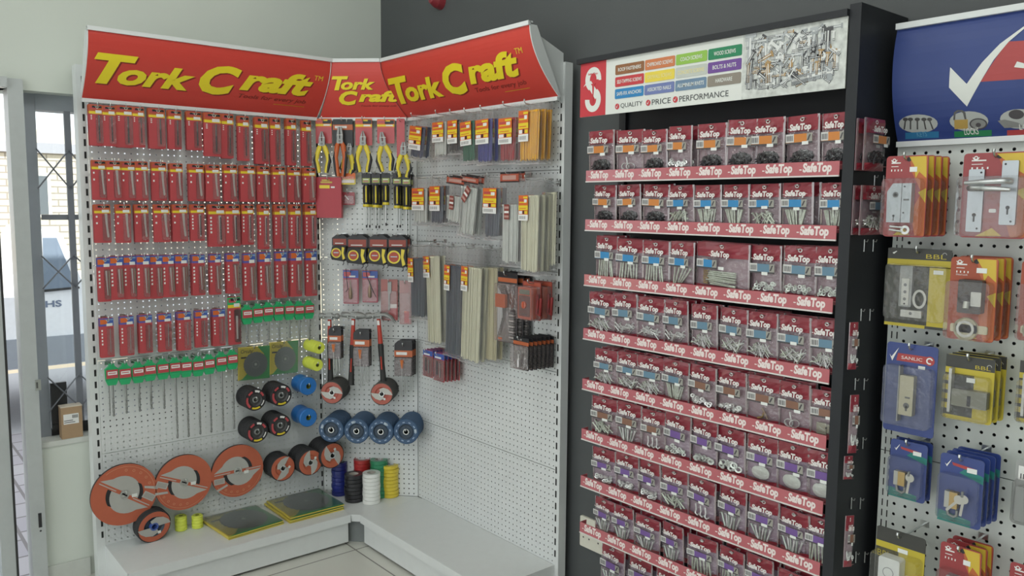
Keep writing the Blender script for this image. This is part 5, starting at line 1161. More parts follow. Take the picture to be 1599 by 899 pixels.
def bag_proto(col, cont, wide, var):
    k = (col, cont, wide, var)
    if k in BG: return BG[k]
    rnd = random.Random(repr(k)); w = .19 if wide else .098; H = .168; h = w/2
    t = thing('screw_bag'); b = MB(); g, n = 6, 14
    vs = []
    for j in range(n+1):
        for i in range(g+1):
            fx = i/g*2-1; fz = j/n
            bul = (1-fx*fx)*max(0, math.sin(math.pi*min(1, fz/.78)))
            pin = 1-.05*math.sin(math.pi*fz)*(1 if wide is False else .5)
            vs.append((fx*h*pin+rnd.uniform(-.0012, .0012)*(abs(fx) < .99), -.003-.018*bul-rnd.uniform(0, .0032)*(0 < j < n), fz*H))
    def band(j0, j1, mt, i0=0, i1=g):
        b.add([vs[j*(g+1)+i] for j in range(n+1) for i in range(g+1)], [(j*(g+1)+i, j*(g+1)+i+1, (j+1)*(g+1)+i+1, (j+1)*(g+1)+i) for j in range(j0, j1) for i in range(i0, i1)], mt, False)
    band(0, 2, MAR); band(10, n, MAR); band(2, 10, FILM)
    b.quad([(-h-.003, -.003, 0), (-h+.003, -.004, 0), (-h+.003, -.005, H), (-h-.003, -.003, H)], EDG).quad([(h-.003, -.004, 0), (h+.003, -.003, 0), (h+.003, -.003, H), (h-.003, -.005, H)], EDG)
    b.box(-h+.0005, h-.0005, -.001, .0, 0, H, LIL if col in ('violet',) else BACK).rect(-h, h, 0, H, .0004, MAR)
    b.add([(h*.2, -.0225, .012), (h*.95, -.019, .012), (h*.95, -.019, .0135), (h*.2, -.0225, .0135)], [(0, 1, 2, 3)], mat('pale_red_print', (.45, .18, .18), .5))
    tx = .033; b.text('SafeTop', -tx, tx+.002, .1165, .1425, -.0178, mat('bag_lettering', (.74, .70, .68), .45), .12, .05, cuts=None); b.rect(-tx-.007, -tx-.002, .127, .129, -.0175, mat('bag_lettering', (.74, .70, .68), .45))
    b.build('bag', t)
    b = MB(); y = -.0215; zl, zh = .086, .111; lo = -h*.86; hi = h*.84 if not wide else -h*.86+.075
    b.rect(lo, hi, zl, zh, y, mat('label_'+col, KIND[col], .45)); b.rect(lo, lo+.026, zl+.001, zh+.001, y-.0003, mat('barcode_paper', (.62, .62, .60), .6))
    for i in range(8): b.rect(lo+.0025+i*.0027, lo+.0025+i*.0027+(.0016 if i % 3 else .001), zl+.005, zh-.004, y-.0006, DGR)
    b.rect(hi-.017, hi, zl, zh, y-.0003, mat('label_photo', (.34, .33, .29), .5)).rect(lo, hi, zl-.005, zl, y, DGR); b.poly([(hi-.016, zl+.004), (hi-.011, zl+.004), (hi-.004, zh-.004), (hi-.009, zh-.004)], y-.0006, DGR); b.build('product_label', t)
    sx = rnd.uniform(-.002, .012); sz = rnd.uniform(-.004, .004); MB().rect(sx, sx+.020, zl-.009+sz, zl+.001+sz, y-.0016, WHITE2).build('price_sticker', t)
    b = MB()
    if wide:
        for i in range(8): b.tube([(-.045+rnd.uniform(-.01, .01), -.012, .030+i*.006), (.055, -.010, .024+i*.0065+rnd.uniform(-.003, .003))], .0032, ZSC, 6).tube([(-.062, -.012, .031+i*.006), (-.045, -.012, .030+i*.006)], .002, mat('brass_piece', (.50, .36, .14), .35, .6), 6)
    else: contents(b, cont, w, rnd)
    o = b.build({'black': 'black_screws', 'washers': 'washers', 'rings': 'rings', 'nuts': 'nuts', 'disc': 'large_washers', 'plate': 'plates', 'hooks': 'hooks', 'clamp': 'clamps', 'nails': 'nails', 'rivets': 'rivets', 'anchor': 'anchor'}.get(cont, 'bolts'), t); o['kind'] = 'stuff'
    b = MB(); b.ring(0, H-.012, -.0075, .004, .0065, WHITE2, 12); b.build('hang_hole', t)
    BG[k] = t; return t
ROWS = [
 ('top', 'orange', [(922,962,204,266),(967,1007,203,265),(1007,1043,203,264),(1046,1082,197,263),(1092,1136,193,263),(1138,1181,187,260),(1176,1228,184,260),(1232,1283,180,260),(1287,1330,176,260)], 'black clamp black nuts_ black black black black black'.split()),
 ('second', 'blue', [(930,964,289,346),(970,1003,288,346),(1007,1045,288,346),(1046,1088,289,350),(1089,1128,289,352),(1131,1173,288,354),(1174,1221,287,355),(1224,1272,285,357),(1285,1330,285,358)], 'black black black cross fan fan cross fan fan'.split()),
 ('third', 'blue', [(934,966,368,433),(966,1004,373,438),(1007,1045,376,443),(1048,1086,377,448),(1088,1174,379,450),(1175,1224,383,459),(1226,1275,384,464),(1277,1325,385,467)], 'long long long diag wide washers washers washers'.split()),
 ('fourth', 'slate', [(922,963,457,520),(962,998,458,528),(998,1038,464,535),(1040,1079,468,541),(1084,1122,475,548),(1127,1171,481,552),(1170,1217,487,563),(1218,1268,493,575),(1270,1320,499,580)], 'nails rivets rivets rivets nails nails nails nails nails'.split()),
 ('fifth', 'slate', [(932,965,545,602),(967,1001,550,609),(998,1039,556,622),(1037,1078,562,630),(1078,1121,570,642),(1122,1170,578,650),(1170,1218,587,662),(1219,1269,597,680),(1272,1320,610,686)], 'nails nails nails fan nuts nuts anchor clamp plate'.split()),
 ('sixth', 'brown', [(927,965,620,685),(966,1001,628,690),(1005,1039,640,705),(1040,1081,645,717),(1082,1123,655,725),(1120,1168,668,740),(1169,1215,680,752),(1217,1268,692,768),(1271,1320,706,780)], 'cross bolts hooks washers rings rings disc disc disc'.split()),
 ('seventh', 'violet', [(929,964,700,757),(965,999,708,768),(1001,1036,720,780),(1036,1076,732,797),(1076,1121,746,812),(1124,1168,760,828),(1171,1216,776,843),(1219,1269,797,866),(1272,1320,812,884)], 'nuts nuts nuts cross hooks bolts bolts bolts long'.split()),
 ('eighth', 'violet', [(931,962,778,832),(961,992,790,847),(994,1031,806,858),(1037,1071,818,882),(1077,1122,838,900),(1125,1165,856,925),(1168,1210,868,940),(1216,1262,892,965)], 'bolts bolts bolts bolts long long long hooks'.split()),
 ('lowest', 'violet', [(940,976,852,897),(986,1020,868,915),(1026,1062,884,935)], 'bolts long bolts'.split())]
fillw = dict(black='black screws', clamp='metal clamps', nuts_='nuts', cross='crossed bolts', fan='fanned bolts', long='long bolts', diag='slanting long bolts', washers='pale washers', nails='thin screws', rivets='rivets', nuts='nuts', anchor='a brass anchor', plate='metal plates', bolts='bolts', hooks='metal hooks', rings='pale rings', disc='large washers', wide='very long bolts')
for row, col, items, conts in ROWS:
    for i, ((x0, x1, y0, y1), cn) in enumerate(zip(items, conts)):
        c = col
        if row == 'second' and i < 3: c = 'orange'
        if row == 'third' and i > 4: c = 'slate'
        if row == 'fifth' and i > 3: c = 'brown'
        if row == 'sixth' and i > 2: c = 'violet'
        off = -.030; wide = cn == 'wide'; lo_ = row == 'lowest'
        if lo_: off = -.09
        pr = bag_proto(c, cn.replace('nuts_', 'nuts') if not wide else 'long', wide, i % 2)
        u, z, wd, ht = B4('D', x0, x1, y0, y1, off); zt = z+ht
        zfix = SZ[{'top': 0, 'second': 1, 'third': 2, 'fourth': 3, 'fifth': 4, 'sixth': 5, 'seventh': 6, 'eighth': 7}[row]]+.020 if not lo_ else zt-.16
        ht = zt-zfix
        if i == len(items)-1 and not lo_ and row != 'eighth': u = min(u, 2.619-wd/2)
        base = .19 if wide else .098; sc = (wd/base, 1, ht/.168)
        r_ = random.Random(i*31+len(row)); ty = r_.uniform(-.10, .10)
        if row == 'top' and i == 0: ty = -.12
        lab = '%s labelled bag of %s, %s from left, %s row' % (c, fillw[cn], ORD[i], row)
        o = dup(pr, (u, PAN['D'][0].y-off, zfix), 0, lab, 'bag of fixings', 'bags in the %s row of the black rack' % row, sc)
        o.rotation_euler = (.04 if not lo_ else 0, r_.uniform(-.035, .035), r_.uniform(-.14, .10))
        for kk in range(1 if i % 3 else 2):
            o2 = dup(pr, (u+r_.uniform(-.003, .003), PAN['D'][0].y-off+.030*(kk+1), zfix+.001), 0, 'bag of fixings %s behind the %s bag of the %s row' % ('second' if kk else 'right', ORD[i], row), 'bag of fixings', 'bags in the %s row of the black rack' % row, sc)
            o2.rotation_euler = (.02, r_.uniform(-.03, .03), r_.uniform(-.12, .12))
        b = MB(); hy = .345-(PAN['D'][0].y-off)
        key = ('rack', lo_)
        if key not in HK:
            b.tube([(-.006, hy, 0), (-.006, -.014, 0), (-.004, -.018, 0), (.004, -.018, 0), (.006, -.014, 0), (.006, hy*.6, 0)], .0017, STEEL, 6); q = b.build('rack_hook'); HK[key] = q.data; bpy.data.objects.remove(q)
        hk = bpy.data.objects.new('rack_hook', HK[key]); COL.objects.link(hk); hk.location = (u, PAN['D'][0].y-off, zfix+ht*.945)
        tag(hk, 'wire loop hook carrying the %s bag of the %s rack row' % (ORD[i], row), 'hook', 'wire loop hooks in the black rack')
# bags and empty hooks on the outer side of the rack (facing the lock board)
for i, (y0, y1, zz) in enumerate([(.215, .330, (186, 267)), (.205, .320, (290, 366)), ]):
    z1 = P('S', 1362, zz[0], .02)[1]; z0 = P('S', 1362, zz[1], .02)[1]; y0 = P('S', 1347-5*i, 230+90*i, .03)[0]; y1 = P('S', 1381-3*i, 230+90*i, .03)[0]
    pr = bag_proto('orange' if i == 0 else 'slate', 'black' if i == 0 else 'nails', False, 0); ht = z1-z0
    for k in range(2):
        dup(pr, (2.631+.022*(1-k)+.002, (y0+y1)/2+.004*k, z0), math.pi/2, '%s bag hanging on the outer side of the black rack, %s' % (['top', 'second'][i], ['front one', 'right behind the front one'][k]), 'bag of fixings', 'bags on the outer side of the rack', ((y1-y0)/.11, 1, ht/.168))
for i, (x, ya, yb) in enumerate([(1332, 506, 580), (1328, 620, 710), (1324, 718, 754), (1326, 808, 886)]):
    z1 = P('S', x, ya, .03)[1]; z0 = P('S', x, yb, .03)[1]; pr = bag_proto('brown', 'nuts', False, 0)
    o = dup(pr, (2.640+.01*(i % 2), .180+.004*i, z0), math.pi/2, 'bag seen edge on at the outer side of the black rack, %s from top' % ORD[i], 'bag of fixings', 'bags on the outer side of the rack', (.25, .6, (z1-z0)/.168)); o.rotation_euler = (0, 0, math.pi/2-.5)
k = 0
for x, y in [(1348, 382), (1343, 490), (1334, 598), (1332, 690), (1328, 784), (1335, 868), (1364, 282)]:
    for dx in (0, 14):
        u, z = P('S', x+dx, y, .0)
        u = min(max(u, .18), .40)
        b = MB().tube([(0, 0, .010), (0, -.010, .008), (0, -.012, .014)], .0013, GSTEEL, 6).tube([(0, -.0025, -.018), (0, -.0025, .014)], .0016, STEEL, 6); o = b.build('rack_hook'); o.location = (2.6272, u, z); o.rotation_euler = (0, 0, math.pi/2)
        tag(o, 'empty wire hook on the outer side of the black rack, %s from the top' % ORD[k], 'hook', 'empty side hooks of the rack'); k += 1
for p in BG.values(): drop(p)

# ================================================================= LOCK BOARD
board('E', 2.651, 3.45, 'white pegboard with locks at the right edge, beside the black rack', [.15, .95, 1.79], PEGE)
UE = 2.634
es = MB()
for k in range(54):
    for x in (.012, .026): es.rect(x-.0016, x+.0016, .03+k*.0292, .049+k*.0292, -.0008, SLOT)
eb = [o for o in bpy.data.objects if o.get('category') == 'pegboard'][-1]; tag(es.build('edge_slots', eb), kind='stuff')
profE = lambda q: .008+.16*min(max(q, 0), 1)*(1-.78*min(max(q, 0), 1))+.004
h = Header('E', profE, 1.634+ZO, 1.0); h.H = 1.0
_, q = h.uv(1399, 46); 
for _ in range(3): pass
u_, z_ = P('E', 1400, 46, profE(1)); h.H = z_-h.zb
LB = mat('sign_blue', (.03, .055, .21), .4, var=.02)
t = thing('header_sign', 'curved blue header with a white tick above the lock board', 'sign', (0, .349, 0))
b = MB(); x0e = 2.655; h.surface(b, x0e, 3.45, LB)
def hp(pts, o, mt, step=.02):
    "pixel outline on the curved header, cut into strips so that it follows the curve"
    uv = [h.uv(*p) for p in pts]; bm = bmesh.new(); vs = [bm.verts.new((u, 0, q)) for u, q in uv]; f = bm.faces.new(vs); bmesh.ops.triangulate(bm, faces=[f])
    for c in CUTS: bmesh.ops.bisect_plane(bm, geom=bm.verts[:]+bm.edges[:]+bm.faces[:], plane_co=(0, 0, c), plane_no=(0, 0, 1))
    bm.verts.index_update(); b.fn = h.fn(o); b.add([(v.co.x, 0, v.co.z) for v in bm.verts], [tuple(v.index for v in f.verts) for f in bm.faces], mt); b.fn = None; bm.free()
Z = lambda x, y: (1370+x/4.279, 30+y/4.279)
def ell(cx, cz, rx, rz, n=20): return [Z(cx+rx*math.cos(2*math.pi*i/n), cz+rz*math.sin(2*math.pi*i/n)) for i in range(n)]
hp([Z(690, 418), Z(870, 150), Z(1400, 118), Z(1400, 372)], .0006, mat('band_red', (.42, .06, .06), .45))
hp([Z(488, 320), Z(598, 432), Z(700, 290), Z(820, 165), Z(985, 45), Z(985, 62), Z(880, 150), Z(780, 270), Z(690, 418), Z(600, 582), Z(480, 456)], .0012, SW)
hp([Z(935, 282), Z(1000, 300), Z(1000, 330), Z(915, 320)], .0014, SW)
for i, (cx, cz) in enumerate([(275, 697), (613, 680), (950, 665)]):
    hp(ell(cx, cz, 130, 62 if i == 0 else 66), .0008, mat('oval_grey', (.42, .44, .42), .5))
    tc_ = [mat('tag_teal', (.03, .18, .36), .45), mat('tag_green', (.02, .20, .08), .45), mat('tag_red', (.42, .06, .06), .45)][i]
    w0 = [(188, 412), (515, 765), (868, 1130)][i]
    hp([Z(w0[0], 757-i*8), Z(w0[1], 748-i*10), Z(w0[1], 790-i*12), Z(w0[0], 800-i*12)], .0010, tc_)
for i, (kx, a) in enumerate([(188, -20), (222, -12), (268, 0), (312, 12), (350, 22)]):
    hp(ell(kx, 668, 18, 12, 10), .0010, DSTEEL); hp([Z(kx-4, 676), Z(kx+5, 676), Z(kx+a+6+12*(i < 2), 735), Z(kx+a-4+12*(i < 2), 735)], .0011, DSTEEL)
hp([Z(515, 672), Z(606, 668), Z(606, 730), Z(517, 733)], .0010, mat('brass_print', (.45, .30, .08), .45))
hp([Z(508, 672), Z(512, 622), Z(535, 606), Z(568, 606), Z(590, 622), Z(596, 668), Z(584, 668), Z(578, 630), Z(560, 617), Z(540, 617), Z(524, 630), Z(520, 672)], .0010, DSTEEL)
hp(ell(676, 698, 60, 38), .0010, DGR); hp(ell(676, 698, 50, 30), .0012, GSTEEL); hp(ell(676, 705, 18, 14, 12), .0013, DGR)
hp([Z(805, 678), Z(850, 668), Z(940, 690), Z(985, 720), Z(850, 725)], .0010, GSTEEL); hp(ell(930, 635, 52, 32), .0011, DGR)
def htext(st, ax, ay, bx, by, hq, mt):
    (u0_, q0), (u1_, _) = h.uv(*Z(ax, ay)), h.uv(*Z(bx, by)); b.fn = h.fn(.0016); b.text(st, u0_, u1_, q0, q0+hq, 0, mt, 0, .01, CUTS); b.fn = None
htext('KEYS', 268, 785, 335, 780, .045, mat('faint_blue_print', (.12, .33, .50), .5)); htext('LOCKS', 585, 772, 680, 764, .055, SW)
htext('LOCK', 952, 738, 1080, 730, .045, SW); htext('SPORTS', 920, 762, 1080, 752, .04, SW) if 0 else None
b.build('printed_panel', t)
b = MB(); zt = h.zb+h.H; yt = profE(1); b.box(x0e, 3.45, -yt-.012, -yt+.004, zt-.003, zt+.012, WHITE); b.build('top_rail', t)
MB().box(x0e, 3.45, -.020, -.0045, h.zb-.014, h.zb+.0, WHITE).build('bottom_rail', t)
b = MB(); h3 = Header('E', lambda q: profE(q)-.004, h.zb, h.H); h3.surface(b, x0e, 3.45, WHITE); b.build('backing_sheet', t)
pts = [(-profE(i/10)+.001, h.zb+h.H*i/10) for i in range(11)] + [(0, zt), (0, h.zb)]
k = len(pts); MB().add([(x0e, y, z) for y, z in pts]+[(x0e+.004, y, z) for y, z in pts], [tuple(range(k)), tuple(range(2*k-1, k-1, -1))]+[(i, k+i, k+(i+1) % k, (i+1) % k) for i in range(k)], RBLK).build('end_cap', t)

# ---- lock blisters
CLR = clear('hard_blister', (.95, .95, .95), .04, .08, .02, (.75, .75, .75), .3, 30)
MRED = mat('maroon_red', (.31, .042, .045), .4, coat=.2); FLM = mat('flame_orange', (.50, .13, .04), .45); FLY = mat('flame_yellow', (.62, .44, .05), .45); OLV = mat('black_grey_print', (.05, .05, .045), .45)
NKL = mat('brushed_nickel', (.38, .41, .43), .3, .8); BYEL = mat('pack_bright_yellow', (.52, .42, .04), .42); LBLU = mat('pack_blue', (.03, .055, .22), .35, coat=.3); BRS = mat('brass', (.52, .36, .14), .3, .8)
HL = 'hooks on the lock board'
def lock_thing(name, x0, x1, y0, y1, off, base, fn, lab, cat, grp, extra, n=0, step=.03, hx=0, blist=(.0, .72), bd=.03):
    u, z, wd, ht = B4('E', x0, x1, y0, y1, off); H_ = wd/2
    t = thing(name); b = MB(); b.rr(-H_, H_, 0, ht, -.001, .001, .008, base); fn(b, H_, ht); b.build('printed_card', t)
    extra(t, H_, ht)
    if bd: MB().rr(-H_+.004, H_-.004, ht*blist[0]+.004, ht*blist[1], -bd, -.0012, .010, CLR).build('blister', t)
    put(t, 'E', u, z, off, lab+(', front one' if n else ''), cat, grp)
    hook('E', u+hx, z+ht*.95, off+.02, 'metal hook carrying the '+' '.join(lab.split()[:11]), HL, True)
    for k in range(n): dup(t, W('E', u+.002*(k+1), z+.001, off-step*(k+1)), 0, lab+', %s behind' % ORD[k], cat, grp)
    return t, u, z, H_, ht
def flame(b, H_, ht, body=MRED, x=.1):
    b.rr(-H_, H_, 0, ht, -.0014, -.0010, .008, body)
    b.poly([(H_*x, ht*.99), (H_*.96, ht*.99), (H_*.98, ht*.02), (H_*.55, ht*.02), (H_*.30, ht*.30), (H_*.75, ht*.55), (H_*.25, ht*.80)][::-1], -.0016, FLM)
    b.poly([(H_*x, ht*.985), (H_*.9, ht*.985), (H_*.95, ht*.72), (H_*.60, ht*.80), (H_*.45, ht*.72), (H_*.35, ht*.88)][::-1], -.0018, FLY)
    b.poly([(H_*.6, ht*.55), (H_*.97, ht*.60), (H_*.97, ht*.42)][::-1], -.0018, FLY); b.poly([(-H_*.5, ht*.02), (0, ht*.12), (H_*.3, ht*.03)][::-1], -.0018, FLY)
    b.ring(-H_*.62, ht*.955, -.0018, .0055, .0075, PAPER, 10, 185, 355); b.ring(-H_*.62, ht*.945, -.0018, .0025, .0045, PAPER, 10)
    b.rect(-H_*.75, -H_*.3, ht*.905, ht*.920, -.0018, PAPER).rect(-H_*.75, -H_*.4, ht*.865, ht*.873, -.0018, PAPER)
    for i in range(4): b.rect(-H_*(.75-i*.16), -H_*(.70-i*.16), ht*.81, ht*.835, -.0018, PAPER)
    b.ring(H_*.1, ht*.955, -.0017, .0, .006, BLK, 8)
def e1(t, H_, ht):
    b = MB(); b.prism([(-H_*.70, ht*.18), (H_*.45, ht*.18), (H_*.45, ht*.66), (-H_*.45, ht*.66), (-H_*.72, ht*.56)], -.020, -.002, NKL); b.box(-H_*.02, H_*.0, -.021, -.020, ht*.18, ht*.66, DSTEEL)
    b.disc(-H_*.30, ht*.52, -.0206, .007, DSTEEL, 14).disc(-H_*.30, ht*.52, -.0209, .004, BLK, 12).disc(-H_*.35, ht*.26, -.0206, .003, BLK, 10).rect(-H_*.37, -H_*.33, ht*.20, ht*.26, -.0206, BLK)
    for q in (.62, .30): b.disc(H_*.12, ht*q, -.0206, .0022, BLK, 8)
    b.box(H_*.1, H_*.35, -.0215, -.020, ht*.45, ht*.47, DSTEEL).build('lock_case', t)
    b = MB(); b.tube([(-H_*.55, -.016, ht*.09), (H_*.1, -.016, ht*.07)], .003, STEEL, 8).tube([(-H_*.5, -.020, ht*.13), (H_*.1, -.018, ht*.12)], .0028, STEEL, 8); b.ring(H_*.22, ht*.09, -.018, .005, .011, STEEL, 14).build('keys', t); t.children[-1]['kind'] = 'stuff'
    MB().rect(H_*.15, H_*.5, ht*.80, ht*.86, -.0022, WHITE2).build('price_sticker', t)
lock_thing('rim_lock_pack', 1382, 1447, 243, 370, .17, MRED, flame, 'maroon pack with a silver lock case and keys', 'lock', 'maroon lock case packs', e1, 3, .035)
def e2(t, H_, ht):
    for s, nm in ((-1, 'left'), (1, 'right')):
        xc = s*H_*.50 - H_*.04; zz = ht*(.44 if s < 0 else .53)
        b = MB(); b.rr(xc-H_*.24, xc+H_*.24, zz-ht*.37, zz+ht*.37, -.008, -.002, .003, NKL)
        b.disc(xc, zz-ht*.17, -.0083, .0045, BLK, 12).rect(xc-.002, xc+.002, zz-ht*.25, zz-ht*.17, -.0083, BLK).disc(xc-.01*s, zz+ht*.33, -.0083, .0025, BLK, 8).disc(xc+.008, zz-ht*.33, -.0083, .0025, BLK, 8); b.build('back_plate', t)
    for q, zz in ((0, ht*.665), (1, ht*.585)):
        b = MB(); x1 = H_*.50 if q == 0 else -H_*.60; x2 = -H_*.75 if q == 0 else H_*.62
        b.tube([(x1, -.008, zz), (x1, -.030, zz), (x1*.85, -.036, zz), (x2*.3, -.036, zz-.002), (x2, -.034, zz-.004)], [.008, .0075, .007, .006, .0045], STEEL, 12).build('lever_handle', t)
    MB().rr(-H_*.12, H_*.10, ht*.30, ht*.345, -.0035, -.002, .003, PAPER).build('print_badge', t)
lock_thing('door_handle_pack', 1502, 1606, 238, 372, .12, MRED, lambda b, H_, ht: flame(b, H_, ht, MRED, .0), 'wide maroon pack with two silver lever door handles', 'door handle', 'door handle packs', e2, 1, .04, bd=.045)
def bbl(b, H_, ht, top=.86):
    b.rect(-H_, H_, ht*top, ht*.995, -.0014, OLV).rect(-H_, H_, ht*(top-.09), ht*top, -.0014, BYEL)
    b.text('BBL', H_*.22, H_*.84, ht*(top+.02), ht*(top+.075), -.0018, BYEL, 0, .0); b.ring(H_*.78, ht*(top+.075), -.0018, .004, .0055, mat('pale_grey_print', (.4, .4, .38), .5), 10, 0, 180)
def e3f(b, H_, ht):
    bbl(b, H_, ht); b.rect(H_*.35, H_, ht*.04, ht*.78, -.0014, BYEL).rect(-H_, H_*.35, ht*.04, ht*.78, -.0014, mat('dark_texture_print', (.07, .07, .06), .6, var=.5, scale=120)).rect(-H_, H_, 0, ht*.04, -.0014, BYEL).rect(H_*.3, H_, 0, ht*.035, -.0017, OLV)
    b.quad([(-H_*.85, -.0018, ht*.935), (-H_*.8, -.0018, ht*.92), (-H_*.70, -.0018, ht*.955), (-H_*.72, -.0018, ht*.96)], PAPER)
def e3(t, H_, ht):
    b = MB(); b.rr(-H_*.50, -H_*.10, ht*.26, ht*.78, -.014, -.002, .003, GSTEEL); b.rr(-H_*.42, -H_*.18, ht*.28, ht*.62, -.0155, -.014, .002, mat('pale_metal', (.50, .50, .46), .4, .4))
    for q in (.36, .45, .54): b.disc(-H_*.30, ht*q, -.0158, .004, DSTEEL, 10)
    b.disc(-H_*.30, ht*.30, -.016, .0025, BLK, 8).build('bolt_body', t)
    b = MB(); 
    for i in range(24):
        a0, a1 = [2*math.pi*j/24 for j in (i, i+1)]
        P_ = lambda a, r1, r2: (H_*.13+r1*math.cos(a), -.010, ht*.37+r2*math.sin(a))
        b.add([P_(a0, .011, .018), P_(a1, .011, .018), P_(a1, .017, .024), P_(a0, .017, .024)], [(0, 1, 2, 3)], mat('pale_metal', (.50, .50, .46), .4, .4))
    b.build('oval_keeper', t)
    MB().rr(-H_*.44, H_*.22, ht*.13, ht*.22, -.010, -.002, .002, mat('pale_metal', (.50, .50, .46), .4, .4)).disc(-H_*.12, ht*.18, -.0103, .004, DSTEEL, 10).build('strike_box', t)
    MB().rect(H_*.48, H_*.78, ht*.69, ht*.74, -.0026, WHITE2).build('price_sticker', t)
lock_thing('bolt_lock_pack', 1384, 1484, 388, 512, .10, OLV, e3f, 'wide black and yellow pack with a grey slide bolt', 'lock', 'black and yellow bolt packs', e3, 0, blist=(.08, .80), bd=.02)
def e4(t, H_, ht):
    MB().rr(-H_*.45, H_*.55, ht*.34, ht*.74, -.026, -.002, .004, mat('deadlock_black', (.045, .038, .035), .4)).rr(H_*.12, H_*.55, ht*.43, ht*.60, -.028, -.026, .002, mat('pale_metal', (.50, .50, .46), .4, .4)).build('lock_case', t)
    b = MB(); b.tube([(-H_*.02, -.030, ht*.48), (-H_*.02, -.034, ht*.40)], .007, mat('pale_metal', (.50, .50, .46), .4, .4), 10).build('turn_knob', t)
    b = MB(); b.lathe([(.0001, .004), (.024, .004), (.027, .010), (.027, 0)], mat('cream_plastic', (.56, .52, .36), .5), 24, Matrix.Translation((-H_*.15, 0, ht*.14)), ); b.ring(-H_*.15, ht*.14, -.0115, .014, .020, mat('pale_metal', (.50, .50, .46), .4, .4), 20)
    b.rr(-H_*.85, H_*.75, ht*.09, ht*.19, -.004, -.002, .004, mat('cream_plastic', (.56, .52, .36), .5)).build('cylinder_ring', t)
    MB().rect(H_*.12, H_*.55, ht*.82, ht*.88, -.0026, WHITE2).build('price_sticker', t)
def e4f(b, H_, ht):
    flame(b, H_, ht, mat('rust_red', (.36, .07, .03), .4), .1); b.text('Dead Lock', -H_*.75, -H_*.25, ht*.78, ht*.80, -.0019, PAPER, 0, .0)
lock_thing('dead_lock_pack', 1482, 1556, 402, 532, .13, MRED, e4f, 'orange and maroon pack with a black dead lock', 'lock', 'dead lock packs', e4, 2, .04, bd=.036)
def e5f(b, H_, ht):
    b.quad([(-H_*.55, -.0016, ht*.885), (H_*.82, -.0016, ht*.885), (H_*.75, -.0016, ht*.80), (-H_*.60, -.0016, ht*.80)], mat('band_red', (.42, .06, .06), .45))
    b.poly([(-H_*.88, ht*.865), (-H_*.80, ht*.835), (-H_*.52, ht*.945), (-H_*.55, ht*.925), (-H_*.76, ht*.79)], -.0020, PAPER)
    b.text('SANLIC', -H_*.40, H_*.42, ht*.825, ht*.860, -.0020, PAPER, 0, .0); b.disc(H_*.70, ht*.842, -.0018, .012, mat('band_red', (.42, .06, .06), .45), 16).ring(H_*.70, ht*.842, -.0022, .005, .0085, PAPER, 12, 20, 300)
def e5(t, H_, ht):
    MB().rr(-H_*.30, H_*.26, ht*.22, ht*.66, -.020, -.002, .003, mat('champagne_metal', (.46, .43, .32), .35, .6)).disc(H_*.02, ht*.33, -.0205, .0075, DSTEEL, 16).rect(-H_*.02, H_*.06, ht*.27, ht*.33, -.0205, DSTEEL).rect(-H_*.05, H_*.15, ht*.41, ht*.43, -.0205, DSTEEL).box(-H_*.34, -H_*.29, -.022, -.002, ht*.14, ht*.76, GSTEEL).build('mortice_lock', t)
    MB().rect(H_*.28, H_*.55, ht*.74, ht*.775, -.0026, WHITE2).build('price_sticker', t)
lock_thing('mortice_lock_pack', 1382, 1462, 537, 678, .10, LBLU, e5f, 'tall blue pack with a champagne coloured mortice lock', 'lock', 'blue mortice lock packs', e5, 0, blist=(.08, .76), bd=.026)
def e6f(b, H_, ht):
    bbl(b, H_, ht, .80); b.rect(-H_, H_*.2, ht*.06, ht*.71, -.0014, OLV).rect(H_*.2, H_, ht*.06, ht*.71, -.0014, BYEL).rect(-H_, H_*.1, 0, ht*.06, -.0014, BYEL)
    for i in range(4): b.rr(-H_*.93, -H_*.70, ht*(.15+.145*i), ht*(.24+.145*i), -.0020, -.0014, .002, BYEL)
def e6(t, H_, ht):
    b = MB(); b.rr(-H_*.55, H_*.88, ht*.24, ht*.50, -.022, -.002, .002, mat('pewter', (.20, .20, .16), .35, .5)).rect(H_*.1, H_*.25, ht*.26, ht*.42, -.0225, BLK); b.build('barrel_bolt', t)
    MB().rr(-H_*.72, -H_*.60, ht*.12, ht*.80, -.020, -.002, .001, mat('pale_metal', (.50, .50, .46), .4, .4)).build('steel_plate', t)
    MB().rect(-H_*.1, H_*.25, ht*.60, ht*.67, -.0026, WHITE2).build('price_sticker', t)
lock_thing('barrel_bolt_pack', 1475, 1552, 556, 658, .12, BYEL, e6f, 'black and yellow pack with a dark barrel bolt', 'lock', 'black and yellow barrel packs', e6, 2, .03, bd=.026)
def padf(b, H_, ht):
    b.rr(-H_, H_, 0, ht, -.0014, -.001, .008, LBLU); b.poly([(-H_, 0), (H_*.55, 0), (H_*.55, ht*.10), (-H_*.9, ht*.16)], -.0016, mat('pack_teal', (.02, .19, .17), .4)); b.poly([(-H_*.1, ht*.76), (H_, ht*.66), (H_, ht*.77), (H_*.2, ht*.84)], -.0016, mat('pack_teal', (.02, .19, .17), .4))
    b.quad([(-H_*.45, -.0018, ht*.89), (H_*.65, -.0018, ht*.86), (H_*.65, -.0018, ht*.81), (-H_*.4, -.0018, ht*.85)], mat('band_red', (.42, .06, .06), .45))
    b.poly([(-H_*.78, ht*.86), (-H_*.70, ht*.84), (-H_*.48, ht*.93), (-H_*.52, ht*.90), (-H_*.68, ht*.81)], -.0020, PAPER)
    b.rect(-H_*.75, H_*.3, ht*.10, ht*.105, -.0020, mat('pale_teal_print', (.3, .45, .42), .5)).rect(-H_*.65, H_*.2, ht*.06, ht*.065, -.0020, mat('pale_teal_print', (.3, .45, .42), .5))
